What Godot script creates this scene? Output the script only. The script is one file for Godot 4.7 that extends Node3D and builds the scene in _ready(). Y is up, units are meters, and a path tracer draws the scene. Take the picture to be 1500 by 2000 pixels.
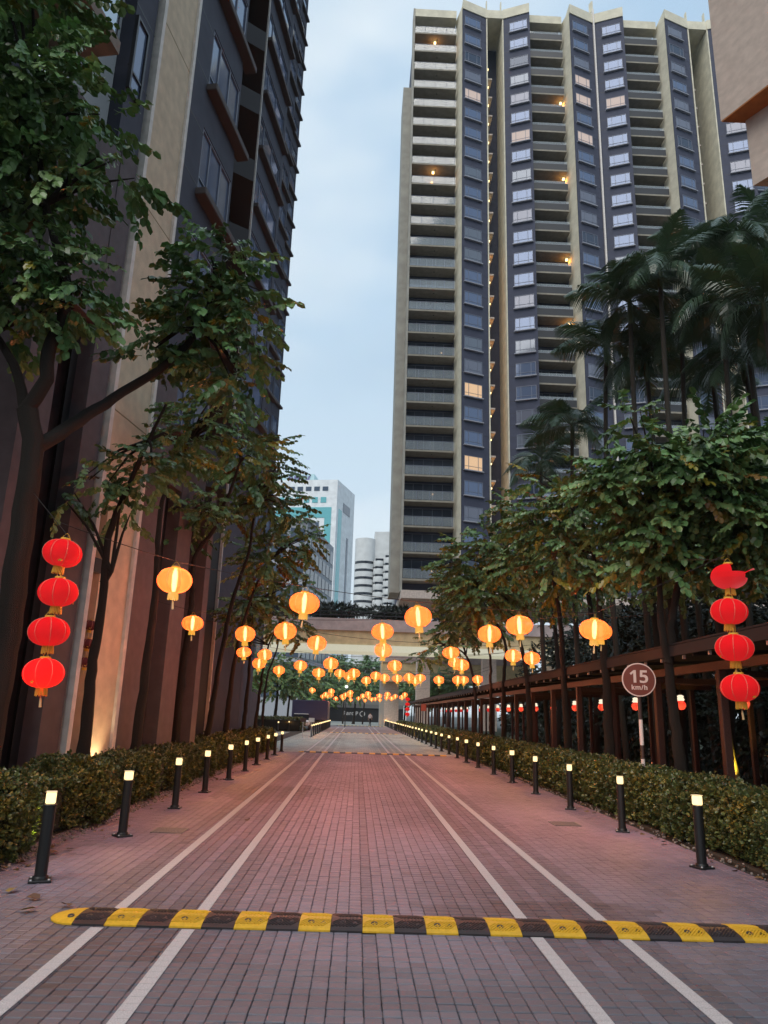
extends Node3D

# ---------------------------------------------------------------- helpers
class MB:
	var v := PackedVector3Array()
	var n := PackedVector3Array()
	var u := PackedVector2Array()
	var c := PackedColorArray()
	var col := Color.WHITE
	var colored := false
	func tri(a: Vector3, b: Vector3, d: Vector3, na: Vector3, nb: Vector3, nd: Vector3) -> void:
		if (b - a).cross(d - a).dot(na + nb + nd) > 0.0:
			var t := b; b = d; d = t
			t = nb; nb = nd; nd = t
		v.append(a); v.append(b); v.append(d)
		n.append(na); n.append(nb); n.append(nd)
		if colored:
			c.append(col); c.append(col); c.append(col)
	func quad(a: Vector3, b: Vector3, d: Vector3, e: Vector3, nn: Vector3) -> void:
		tri(a, b, d, nn, nn, nn)
		tri(a, d, e, nn, nn, nn)
	func flat(a: Vector3, b: Vector3, d: Vector3, out: Vector3) -> void:
		var nn := (b - a).cross(d - a).normalized()
		if nn.dot(out) < 0.0: nn = -nn
		tri(a, b, d, nn, nn, nn)
	func box(at: Vector3, s: Vector3, bs := Basis(), bev := 0.0) -> void:
		var h := s / 2.0
		if bev <= 0.0:
			for ax in 3:
				var e1 := Vector3.ZERO; var e2 := Vector3.ZERO; var e0 := Vector3.ZERO
				e0[ax] = h[ax]; e1[(ax + 1) % 3] = h[(ax + 1) % 3]; e2[(ax + 2) % 3] = h[(ax + 2) % 3]
				for sg in [-1.0, 1.0]:
					var p: Vector3 = e0 * sg
					quad(at + bs * (p - e1 - e2), at + bs * (p + e1 - e2), at + bs * (p + e1 + e2), at + bs * (p - e1 + e2), (bs * e0 * sg).normalized())
			return
		# chamfered box: shrink each face and join
		var i := h - Vector3.ONE * bev
		for ax in 3:
			var a1 := (ax + 1) % 3
			var a2 := (ax + 2) % 3
			for sg in [-1.0, 1.0]:
				var p := Vector3.ZERO; p[ax] = h[ax] * sg
				var q := []
				for k in [[-1, -1], [1, -1], [1, 1], [-1, 1]]:
					var w := p; w[a1] = i[a1] * k[0]; w[a2] = i[a2] * k[1]
					q.append(at + bs * w)
				var nn := Vector3.ZERO; nn[ax] = sg
				quad(q[0], q[1], q[2], q[3], bs * nn)
			for s1 in [-1.0, 1.0]:
				for s2 in [-1.0, 1.0]:
					var qa := Vector3.ZERO; var qb := Vector3.ZERO
					qa[a1] = h[a1] * s1; qa[a2] = i[a2] * s2
					qb[a1] = i[a1] * s1; qb[a2] = h[a2] * s2
					var lo := Vector3.ZERO; lo[ax] = -i[ax]
					var nn2 := Vector3.ZERO; nn2[a1] = s1; nn2[a2] = s2
					quad(at + bs * (qa + lo), at + bs * (qa - lo), at + bs * (qb - lo), at + bs * (qb + lo), (bs * nn2).normalized())
		for sx in [-1.0, 1.0]:
			for sy in [-1.0, 1.0]:
				for sz in [-1.0, 1.0]:
					var sv := Vector3(sx, sy, sz)
					flat(at + bs * (Vector3(h.x, i.y, i.z) * sv), at + bs * (Vector3(i.x, h.y, i.z) * sv), at + bs * (Vector3(i.x, i.y, h.z) * sv), bs * sv)
	func span(a: Vector3, b: Vector3) -> void:
		box((a + b) / 2.0, (b - a).abs())
	func tube(pts: Array, radii: Array, sides := 8, cap := true) -> void:
		var prev := []
		var pn := []
		var side := Vector3.ZERO
		for k in pts.size():
			var d: Vector3 = (pts[mini(k + 1, pts.size() - 1)] - pts[maxi(k - 1, 0)]).normalized()
			if side == Vector3.ZERO:
				side = d.cross(Vector3(0.31, 0.12, 0.94)).normalized()
			else:
				side = (side - d * side.dot(d)).normalized()
			var up := d.cross(side)
			var ring := []; var rn := []
			var r: float = radii[mini(k, radii.size() - 1)]
			for j in sides:
				var t := TAU * j / sides
				var o := side * cos(t) + up * sin(t)
				ring.append(pts[k] + o * r); rn.append(o)
			if k:
				for j in sides:
					var j2 := (j + 1) % sides
					tri(prev[j], ring[j], ring[j2], pn[j], rn[j], rn[j2])
					tri(prev[j], ring[j2], prev[j2], pn[j], rn[j2], pn[j2])
			if cap and (k == 0 or k == pts.size() - 1):
				var cn := -d if k == 0 else d
				for j in sides:
					tri(pts[k], ring[j], ring[(j + 1) % sides], cn, cn, cn)
			prev = ring; pn = rn
	func lathe(prof: Array, seg := 16, at := Vector3.ZERO, a0 := 0.0, a1 := TAU) -> void:
		var nr := []
		for k in prof.size():
			var d: Vector2 = prof[mini(k + 1, prof.size() - 1)] - prof[maxi(k - 1, 0)]
			nr.append(Vector2(d.y, -d.x).normalized())
		for k in prof.size() - 1:
			for j in seg:
				var t0 := a0 + (a1 - a0) * j / seg
				var t1 := a0 + (a1 - a0) * (j + 1) / seg
				var p: Vector2 = prof[k]; var q: Vector2 = prof[k + 1]
				var A := Vector3(cos(t0), 0, sin(t0)); var B := Vector3(cos(t1), 0, sin(t1))
				var Y := Vector3.UP
				var n0: Vector2 = nr[k]; var n1: Vector2 = nr[k + 1]
				tri(at + A * p.x + Y * p.y, at + A * q.x + Y * q.y, at + B * q.x + Y * q.y, A * n0.x + Y * n0.y, A * n1.x + Y * n1.y, B * n1.x + Y * n1.y)
				tri(at + A * p.x + Y * p.y, at + B * q.x + Y * q.y, at + B * p.x + Y * p.y, A * n0.x + Y * n0.y, B * n1.x + Y * n1.y, B * n0.x + Y * n0.y)
	func prism(poly: Array, y0: float, y1: float) -> void:   # poly: Vector2 (x, z)
		var ctr := Vector2.ZERO
		for p in poly: ctr += p
		ctr /= poly.size()
		for k in poly.size():
			var a: Vector2 = poly[k]; var b: Vector2 = poly[(k + 1) % poly.size()]
			var nn := Vector3((b - a).y, 0, -(b - a).x).normalized()
			if nn.dot(Vector3(a.x - ctr.x, 0, a.y - ctr.y)) < 0: nn = -nn
			quad(Vector3(a.x, y0, a.y), Vector3(b.x, y0, b.y), Vector3(b.x, y1, b.y), Vector3(a.x, y1, a.y), nn)
		for k in range(1, poly.size() - 1):
			for yy in [y0, y1]:
				var nn := Vector3.UP if yy == y1 else Vector3.DOWN
				tri(Vector3(poly[0].x, yy, poly[0].y), Vector3(poly[k].x, yy, poly[k].y), Vector3(poly[k + 1].x, yy, poly[k + 1].y), nn, nn, nn)
	func mesh() -> ArrayMesh:
		var a := []
		a.resize(Mesh.ARRAY_MAX)
		a[Mesh.ARRAY_VERTEX] = v; a[Mesh.ARRAY_NORMAL] = n
		if colored: a[Mesh.ARRAY_COLOR] = c
		var m := ArrayMesh.new()
		m.add_surface_from_arrays(Mesh.PRIMITIVE_TRIANGLES, a)
		return m

var used := {}
var rng := RandomNumberGenerator.new()
var tex := {}
var M := {}

func V(x: float, y: float, z: float) -> Vector3: return Vector3(x, y, z)

func numbered(called: String) -> String:
	var k: int = used.get(called, -1) + 1
	used[called] = k
	return called if k == 0 else "%s_%03d" % [called, k]

func tag(o: Node, label: String, category: String, group := "") -> Node:
	o.set_meta("label", label); o.set_meta("category", category)
	if group: o.set_meta("group", group)
	return o

func thing(called: String, label: String, category: String, at := Vector3.ZERO, turn := 0.0, group := "") -> Node3D:
	var o := Node3D.new()
	o.name = numbered(called); add_child(o)
	o.position = at; o.rotation.y = turn
	tag(o, label, category, group)
	return o

func put(called: String, m: Mesh, mat: Material, parent: Node = self, at := Vector3.ZERO, bs := Basis()) -> MeshInstance3D:
	var o := MeshInstance3D.new()
	o.name = numbered(called) if parent == self else called
	o.mesh = m
	o.material_override = mat
	o.transform = Transform3D(bs, at)
	parent.add_child(o, true)
	return o

func struct(called: String, m: Mesh, mat: Material, at := Vector3.ZERO) -> MeshInstance3D:
	var o := put(called, m, mat, self, at)
	o.set_meta("kind", "structure")
	return o

func multi(called: String, m: Mesh, mat: Material, xf: Array, cols: Array, parent: Node = self) -> MultiMeshInstance3D:
	var mm := MultiMesh.new()
	mm.transform_format = MultiMesh.TRANSFORM_3D
	mm.use_colors = cols.size() > 0
	mm.mesh = m
	mm.instance_count = xf.size()
	for i in xf.size():
		mm.set_instance_transform(i, xf[i])
		if cols.size(): mm.set_instance_color(i, cols[i])
	var o := MultiMeshInstance3D.new()
	o.name = numbered(called) if parent == self else called
	o.multimesh = mm
	o.material_override = mat
	o.set_meta("kind", "stuff")
	parent.add_child(o, true)
	return o

func dup(root: Node3D, at: Vector3, turn: float, label: String, group := "") -> Node3D:
	var r: Node3D = root.duplicate()
	var base: String = root.get_meta("base", str(root.name))
	r.name = numbered(base); add_child(r)
	r.position = at; r.rotation.y = turn
	r.set_meta("label", label)
	if group: r.set_meta("group", group)
	return r

func noise_tex(key: String, freq: float, lo: float, hi: float, octaves := 4, size := 512, kind := FastNoiseLite.TYPE_SIMPLEX_SMOOTH) -> NoiseTexture2D:
	if tex.has(key): return tex[key]
	var nz := FastNoiseLite.new()
	nz.noise_type = kind; nz.frequency = freq; nz.fractal_octaves = octaves; nz.seed = key.hash() % 1000
	var t := NoiseTexture2D.new()
	t.width = size; t.height = size; t.seamless = true; t.noise = nz
	var g := Gradient.new()
	g.set_color(0, Color(lo, lo, lo)); g.set_color(1, Color(hi, hi, hi))
	t.color_ramp = g
	tex[key] = t
	return t

# albedo given in linear values
func mat(key: String, r: float, g: float, b: float, rough := 0.8, grain := "", scale := 0.5, bump := 0.0) -> StandardMaterial3D:
	if M.has(key): return M[key]
	var m := StandardMaterial3D.new()
	m.resource_name = key
	m.albedo_color = Color(r, g, b).linear_to_srgb()
	m.roughness = rough
	if grain:
		m.albedo_texture = tex[grain]
		m.uv1_triplanar = true; m.uv1_world_triplanar = true
		m.uv1_scale = Vector3.ONE * scale
		if bump > 0.0:
			m.heightmap_enabled = true; m.heightmap_texture = tex[grain]; m.heightmap_scale = bump
	M[key] = m
	return m

func glow(key: String, r: float, g: float, b: float, e: float) -> StandardMaterial3D:
	if M.has(key): return M[key]
	var m := StandardMaterial3D.new()
	m.resource_name = key
	m.albedo_color = Color(0.5, 0.5, 0.5)
	m.emission_enabled = true
	m.emission = Color(r, g, b).linear_to_srgb(); m.emission_energy_multiplier = e
	M[key] = m
	return m

func omni(called: String, at: Vector3, col: Color, e: float, size: float, parent: Node = self) -> OmniLight3D:
	var l := OmniLight3D.new()
	l.name = called
	l.light_color = col; l.light_energy = e; l.light_size = size
	l.omni_range = 60.0; l.omni_attenuation = 2.0; l.shadow_enabled = true
	l.position = at
	parent.add_child(l, true)
	return l

func nth(k: int) -> String:
	return ["first", "second", "third", "fourth", "fifth", "sixth", "seventh", "eighth", "ninth", "tenth", "eleventh", "twelfth", "thirteenth", "fourteenth", "fifteenth", "sixteenth", "seventeenth", "eighteenth", "nineteenth", "twentieth", "twenty-first", "twenty-second", "twenty-third", "twenty-fourth", "twenty-fifth", "twenty-sixth", "twenty-seventh", "twenty-eighth", "twenty-ninth", "thirtieth", "thirty-first", "thirty-second", "thirty-third", "thirty-fourth", "thirty-fifth", "thirty-sixth", "thirty-seventh", "thirty-eighth", "thirty-ninth", "fortieth"][k]

# ---------------------------------------------------------------- scene
func _ready() -> void:
	rng.seed = 7
	camera_and_light()
	materials()
	ground_and_road()
	left_building()
	right_tower()
	opposite_tower()
	corner_building()
	far_buildings()
	bridge()
	trees()
	palms()
	hedges()
	garden()
	walkway()
	bollards()
	lanterns()
	speed_humps()
	small_things()

func camera_and_light() -> void:
	var cam := Camera3D.new()
	cam.name = "camera"
	cam.fov = rad_to_deg(2.0 * atan(1000.0 / 1460.0))
	cam.near = 0.1; cam.far = 2000.0
	cam.transform = Transform3D(Basis(Vector3(0.9989511, 0.02948636, 0.03503212), Vector3(-0.03759215, 0.96493948, 0.25976649), Vector3(-0.02614431, -0.26081095, 0.96503581)), Vector3(0, 1.6, 0))
	add_child(cam); cam.current = true
	# dusk sky under thin cloud, computed as a panorama
	var w := 1024; var h := 512
	var im := Image.create(w, h, false, Image.FORMAT_RGB8)
	var nz := FastNoiseLite.new(); nz.seed = 5; nz.frequency = 1.3; nz.fractal_octaves = 5; nz.fractal_gain = 0.55
	var nz2 := FastNoiseLite.new(); nz2.seed = 21; nz2.frequency = 2.6; nz2.fractal_octaves = 5
	for y in h:
		var el := (0.5 - (y + 0.5) / h) * PI
		for x in w:
			var az := (x + 0.5) / w * TAU
			var d := Vector3(cos(el) * cos(az), sin(el), cos(el) * sin(az))
			var s := maxf(d.y, 0.0)
			var c := Color(0.845, 0.895, 0.92).lerp(Color(0.60, 0.72, 0.835), pow(s, 0.8))
			var k := nz.get_noise_3d(d.x * 0.9, d.y * 2.6, d.z * 0.9) * 0.5 + 0.5
			var k2 := nz2.get_noise_3d(d.x, d.y * 1.8, d.z) * 0.5 + 0.5
			k = clampf((k * 0.65 + k2 * 0.35 - 0.44) * 4.5, 0.0, 1.0)
			c = c.lerp(Color(0.865, 0.90, 0.922), k * 0.8)
			c = c.lerp(Color(0.64, 0.735, 0.82), clampf((k2 - 0.5) * 2.0, 0.0, 1.0) * 0.55)
			if d.y < 0.0:
				c = c.lerp(Color(0.36, 0.37, 0.38), clampf(-d.y * 8.0, 0.0, 1.0))
			im.set_pixel(x, y, c)
	var pano := PanoramaSkyMaterial.new()
	pano.panorama = ImageTexture.create_from_image(im)
	var sky := Sky.new(); sky.sky_material = pano
	var env := Environment.new()
	env.background_mode = Environment.BG_SKY
	env.sky = sky
	env.tonemap_mode = Environment.TONE_MAPPER_LINEAR
	env.tonemap_exposure = 1.22
	env.sdfgi_enabled = true; env.ssao_enabled = true; env.ssil_enabled = true
	env.fog_enabled = true; env.fog_density = 0.0002; env.fog_light_color = Color(0.78, 0.86, 0.92)
	var we := WorldEnvironment.new(); we.name = "environment"; we.environment = env
	add_child(we)
	var sun := DirectionalLight3D.new()
	sun.name = "cloudlight"
	sun.light_energy = 0.66; sun.light_angular_distance = 50.0
	sun.light_color = Color(1.0, 0.97, 0.93)
	sun.rotation_degrees = Vector3(-50, -24, 0)
	sun.shadow_enabled = true
	add_child(sun)

func materials() -> void:
	noise_tex("grain", 0.06, 0.72, 1.0, 5)
	noise_tex("plaster", 0.012, 0.86, 1.0, 5)
	noise_tex("stain", 0.02, 0.6, 1.0, 6)
	noise_tex("bark", 0.05, 0.45, 1.0, 5)
	mat("sett", 1, 1, 1, 0.55, "grain", 6.0, 0.25).vertex_color_use_as_albedo = true
	mat("joint", 0.035, 0.033, 0.032, 0.95, "grain", 3.0)
	mat("asphalt", 0.10, 0.105, 0.10, 0.9, "grain", 2.0, 0.3)
	mat("far_paving", 0.34, 0.26, 0.28, 0.8, "grain", 1.0)
	mat("grey_paving", 0.46, 0.48, 0.44, 0.8, "grain", 1.0)
	mat("line_paint", 0.66, 0.62, 0.62, 0.7, "grain", 2.5)
	mat("soil", 0.05, 0.038, 0.028, 1.0, "grain", 2.0, 0.5)
	mat("grass", 0.03, 0.045, 0.02, 1.0, "grain", 1.0)
	mat("slate_paint", 0.062, 0.065, 0.094, 0.8, "plaster", 0.25)
	mat("tower_slate", 0.058, 0.065, 0.108, 0.8, "plaster", 0.12)
	mat("purple_render", 0.135, 0.112, 0.122, 0.85, "plaster", 0.5)
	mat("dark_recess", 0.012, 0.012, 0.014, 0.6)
	mat("cream_render", 0.72, 0.58, 0.42, 0.85, "plaster", 0.4)
	mat("tower_cream", 0.78, 0.735, 0.585, 0.85, "plaster", 0.1)
	mat("white_trim", 0.84, 0.79, 0.74, 0.7, "plaster", 0.6)
	mat("beige_render", 0.70, 0.59, 0.52, 0.9, "plaster", 0.6, 0.4)
	mat("orange_soffit", 0.50, 0.19, 0.06, 0.85, "plaster", 0.6)
	mat("ledge", 0.075, 0.062, 0.062, 0.7)
	mat("sill_grey", 0.30, 0.31, 0.36, 0.7)
	mat("frame_grey", 0.16, 0.18, 0.24, 0.5)
	mat("frame_dark", 0.025, 0.025, 0.03, 0.4)
	mat("black_metal", 0.011, 0.012, 0.013, 0.45)
	mat("brown_wood", 0.105, 0.040, 0.029, 0.6, "bark", 1.5)
	mat("roof_dark", 0.012, 0.011, 0.013, 0.85)
	mat("galv", 0.45, 0.45, 0.46, 0.4)
	mat("bark", 0.060, 0.044, 0.033, 0.9, "bark", 3.5, 8.0)
	mat("palm_bark", 0.09, 0.08, 0.065, 0.9, "bark", 1.5, 1.0)
	mat("yellow_rubber", 0.74, 0.43, 0.022, 0.5, "plaster", 3.0)
	mat("black_rubber", 0.030, 0.025, 0.027, 0.5, "plaster", 3.0)
	mat("gold_cloth", 0.72, 0.42, 0.04, 0.6)
	mat("wire", 0.02, 0.015, 0.015, 0.6)
	mat("white_wall", 0.86, 0.90, 0.93, 0.8, "plaster", 0.05)
	mat("grey_wall", 0.70, 0.73, 0.74, 0.8, "plaster", 0.05)
	mat("teal_glass", 0.14, 0.46, 0.50, 0.15)
	mat("dark_glass", 0.02, 0.024, 0.032, 0.1)
	mat("navy_glass", 0.05, 0.075, 0.12, 0.15)
	for k in [["window_glass", 0.13, 0.17, 0.27, 0.30], ["window_dim", 0.10, 0.12, 0.17, 0.35], ["rail_glass", 0.42, 0.50, 0.58, 0.55]]:
		var g := mat(k[0], k[1], k[2], k[3], 0.07)
		g.metallic = k[4]
	var rp := mat("rail_pane", 0.28, 0.36, 0.42, 0.06); rp.metallic = 0.45
	var cg := mat("clear_glass", 0.75, 0.85, 0.9, 0.05); cg.transparency = BaseMaterial3D.TRANSPARENCY_ALPHA; cg.albedo_color.a = 0.12
	for k in [["pane_curtain", 0.17, 0.18, 0.23, 0.2], ["pane_blind", 0.16, 0.18, 0.22, 0.3], ["pane_deep", 0.05, 0.065, 0.10, 0.3]]:
		var g2 := mat(k[0], k[1], k[2], k[3], 0.07); g2.metallic = k[4]
	glow("lit_room", 1.0, 0.60, 0.28, 0.55)
	glow("lit_curtain", 1.0, 0.74, 0.62, 0.36)
	glow("room_lamp", 1.0, 0.72, 0.32, 3.0)
	var lf := mat("leaf", 1, 1, 1, 0.30)
	lf.vertex_color_use_as_albedo = true
	lf.backlight_enabled = true; lf.backlight = Color(0.32, 0.34, 0.2)
	var pf := mat("palm_leaf", 0.062, 0.105, 0.066, 0.28)
	pf.backlight_enabled = true; pf.backlight = Color(0.15, 0.2, 0.1)

# ---------------------------------------------------------------- ground
func ground_and_road() -> void:
	var b := MB.new(); b.box(V(0, -0.55, -300), V(1600, 1, 2000)); struct("ground", b.mesh(), M.asphalt)
	b = MB.new(); b.box(V(0.45, -0.037, -48), V(11.5, 0.03, 100)); struct("road_base", b.mesh(), M.joint)
	b = MB.new(); b.box(V(-25, -0.045, -47.5), V(42, 0.03, 31)); struct("cross_street", b.mesh(), M.grey_paving)
	# setts: the nearest ones are pieces of their own
	var sm := MB.new(); sm.box(V(0, -0.012, 0), V(0.1022, 0.030, 0.094), Basis(), 0.005)
	var sett := sm.mesh()
	var road := Node3D.new(); road.name = "road"; road.set_meta("kind", "structure"); add_child(road)
	var xf := []; var cl := []
	var nz := FastNoiseLite.new(); nz.seed = 11; nz.frequency = 0.35
	var near := []
	var wear := FastNoiseLite.new(); wear.seed = 77; wear.frequency = 0.045; wear.fractal_octaves = 4
	var mats := []
	for k in 8:
		var t := StandardMaterial3D.new()
		t.resource_name = "near_sett_%d" % k
		var q := 0.82 + 0.045 * k
		t.albedo_color = Color(0.171 * q, 0.177 * q, 0.217 * q).linear_to_srgb()
		t.albedo_texture = tex.grain; t.uv1_triplanar = true; t.uv1_world_triplanar = true; t.uv1_scale = Vector3.ONE * 6.0
		t.roughness = 0.55; t.heightmap_enabled = true; t.heightmap_texture = tex.grain; t.heightmap_scale = 0.25
		mats.append(t)
	var pitch := 0.1055
	var rows := int(62.0 / pitch)
	for r in rows:
		var z := -2.6 - r * pitch
		var zone2 := z < -32.2
		var x0 := -3.75 if not zone2 else -4.2
		var x1 := 4.55
		var cols := int((x1 - x0) / pitch)
		for c in cols:
			var x := x0 + c * pitch
			var band := nz.get_noise_2d(floorf(x / 0.63) * 31.0, floorf(z / 2.4) * 7.0)
			var v := 1.0 + band * 0.26 + rng.randf_range(-0.11, 0.11) + wear.get_noise_2d(x * 9.0, z * 5.0) * 0.30
			if rng.randf() < 0.012: v *= 0.74
			for tr in [-0.72, 0.86]:
				v *= 1.0 - 0.16 * exp(-pow((x - tr + 0.08 * sin(z * 0.21)) / 0.17, 2.0))
			for ln in [-1.9, -1.22, 1.43, 2.07]:
				if absf(x - ln) < 0.27: v *= 0.74
			# damp patches
			var dm := Vector2((x - 1.9) / 1.1, (z + 7.15) / 0.35).length()
			if dm < 1.0 + band: v *= 0.62
			dm = Vector2((x + 1.7) / 0.8, (z + 16.0) / 1.6).length()
			if dm < 1.0 + band: v *= 0.72
			dm = Vector2((x - 0.3) / 1.3, (z + 4.95) / 0.13).length()
			if absf(x - 0.35) < 1.25 and absf(z + 4.95) < 0.14: v *= 0.78
			var tint := Color(0.345, 0.235, 0.295)
			if zone2: tint = Color(0.46, 0.48, 0.44)
			elif z > -11.0: tint = Color(0.172, 0.178, 0.218).lerp(tint, clampf((-z - 4.8) / 6.2, 0, 1))
			var p := V(x + rng.randf_range(-0.0015, 0.0015), rng.randf_range(-0.0025, 0.0015), z)
			var bs := Basis.from_euler(V(rng.randf_range(-0.012, 0.012), rng.randf_range(-0.012, 0.012), rng.randf_range(-0.012, 0.012)))
			if absf(x - 0.12) < 0.055 and z > -22: p.y -= 0.006; v *= 0.8
			if z < -4.45 and z > -5.5 and near.size() < 300 and absf(x - 0.15) < 1.62:
				near.append([Transform3D(bs, p), v])
				continue
			xf.append(Transform3D(bs, p)); cl.append(Color(tint.r * v, tint.g * v, tint.b * v))
	for q in near:
		put("paver", sett, mats[clampi(int((q[1] - 0.78) / 0.06), 0, 7)], road, q[0].origin, q[0].basis)
	multi("pavers", sett, M.sett, xf, cl, road)
	b = MB.new(); b.box(V(0.15, -0.0085, -83), V(8.8, 0.017, 37)); put("paving_far", b.mesh(), M.far_paving, road)
	b = MB.new(); b.box(V(0.15, -0.0085, -127), V(12.5, 0.017, 50)); put("paving_end", b.mesh(), M.grey_paving, road)
	# painted lines: one short dash on every sett
	for ln in [[-1.86, -2.04, "outer left"], [-1.19, -1.29, "inner left"], [1.42, 1.41, "inner right"], [2.09, 2.03, "outer right"]]:
		var l := Node3D.new(); l.name = numbered("white_line"); l.set_meta("kind", "structure"); add_child(l)
		var dash := MB.new(); dash.box(Vector3.ZERO, V(0.096, 0.003, 0.1))
		var xs := []
		var rr := int(90.0 / pitch)
		for r in rr:
			var z := -2.6 - r * pitch
			if (z < -6.25 and z > -6.80) or absf(z + 32.2) < 0.3: continue
			var x := lerpf(ln[0], ln[1], clampf((-z - 5.0) / 27.0, 0, 1))
			xs.append(Transform3D(Basis(), V(x, 0.0072, z)))
		multi("paint", dash.mesh(), M.line_paint, xs, [], l)
	# planting strips with gravel edge
	for s in [[-4.35, 1.2, -18.5, 34.0], [5.3, 1.5, -45.0, 90.0]]:
		b = MB.new(); b.box(V(s[0], -0.01, s[2]), V(s[1], 0.05, s[3])); struct("planting_bed", b.mesh(), M.soil)
	b = MB.new(); b.box(V(26, -0.03, -60), V(40, 0.05, 120)); struct("garden_ground", b.mesh(), M.grass)
	b = MB.new()
	b.box(V(0, 0.012, 0), V(0.035, 0.024, 0.03), Basis.from_euler(V(0.3, 0.5, 0.2)), 0.008)
	var gx := []; var gc := []
	for i in 1500:
		var lft := rng.randf() < 0.75
		var x := rng.randf_range(-3.72, -3.42) if lft else rng.randf_range(4.42, 4.62)
		gx.append(Transform3D(Basis.from_euler(V(rng.randf() * 6, rng.randf() * 6, rng.randf() * 6)).scaled(Vector3.ONE * rng.randf_range(0.5, 1.2)), V(x, 0.01, rng.randf_range(-26, -5))))
		var t := rng.randf_range(0.18, 0.42); gc.append(Color(t, t * 0.86, t * 0.78))
	multi("gravel", b.mesh(), M.sett, gx, gc)

# ---------------------------------------------------------------- window kits
func frame_mesh(w: float, h: float, mull: Array, trans: Array, bar := 0.06, dep := 0.08) -> ArrayMesh:
	var b := MB.new()
	b.box(V(0, bar / 2, 0), V(w, bar, dep)); b.box(V(0, h - bar / 2, 0), V(w, bar, dep))
	for s in [-1, 1]: b.box(V(s * (w - bar) / 2, h / 2, 0), V(bar, h - 2 * bar, dep))
	for m in mull: b.box(V(m * w - w / 2, h / 2, 0), V(bar, h - 2 * bar, dep * 0.8))
	for t in trans: b.box(V(0, t * h, 0.004), V(w - 2 * bar, bar * 0.8, dep * 0.7))
	return b.mesh()

func pane_mesh(w: float, h: float) -> ArrayMesh:
	var b := MB.new(); b.box(V(0, h / 2, -0.01), V(w - 0.06, h - 0.06, 0.02)); return b.mesh()

func sill_mesh(w: float) -> ArrayMesh:
	var b := MB.new(); b.box(V(0, -0.09, 0.12), V(w + 0.2, 0.14, 0.34), Basis(), 0.015); return b.mesh()

# basis whose x runs along d (xz) and whose z points outward
func face(d: Vector2, out: Vector2) -> Basis:
	var x := V(d.x, 0, d.y); var z := V(out.x, 0, out.y)
	if x.cross(Vector3.UP).dot(z) < 0: x = -x
	return Basis(x, Vector3.UP, z)

# ---------------------------------------------------------------- left building
func LP(s: float, off: float, y := 0.0) -> Vector3:
	# a point on the plane of the first bay: s along it, off in front of it
	return V(-3.95 + 0.1736 * s + 0.9848 * off, y, -18.4 - 0.9848 * s + 0.1736 * off)

func slab(b: MB, s0: float, s1: float, y0: float, y1: float, o0: float, o1: float) -> void:
	b.box(LP((s0 + s1) / 2, (o0 + o1) / 2, (y0 + y1) / 2), V(o1 - o0, y1 - y0, s1 - s0), Basis(V(0.9848, 0, 0.1736), Vector3.UP, V(-0.1736, 0, 0.9848)))

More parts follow.
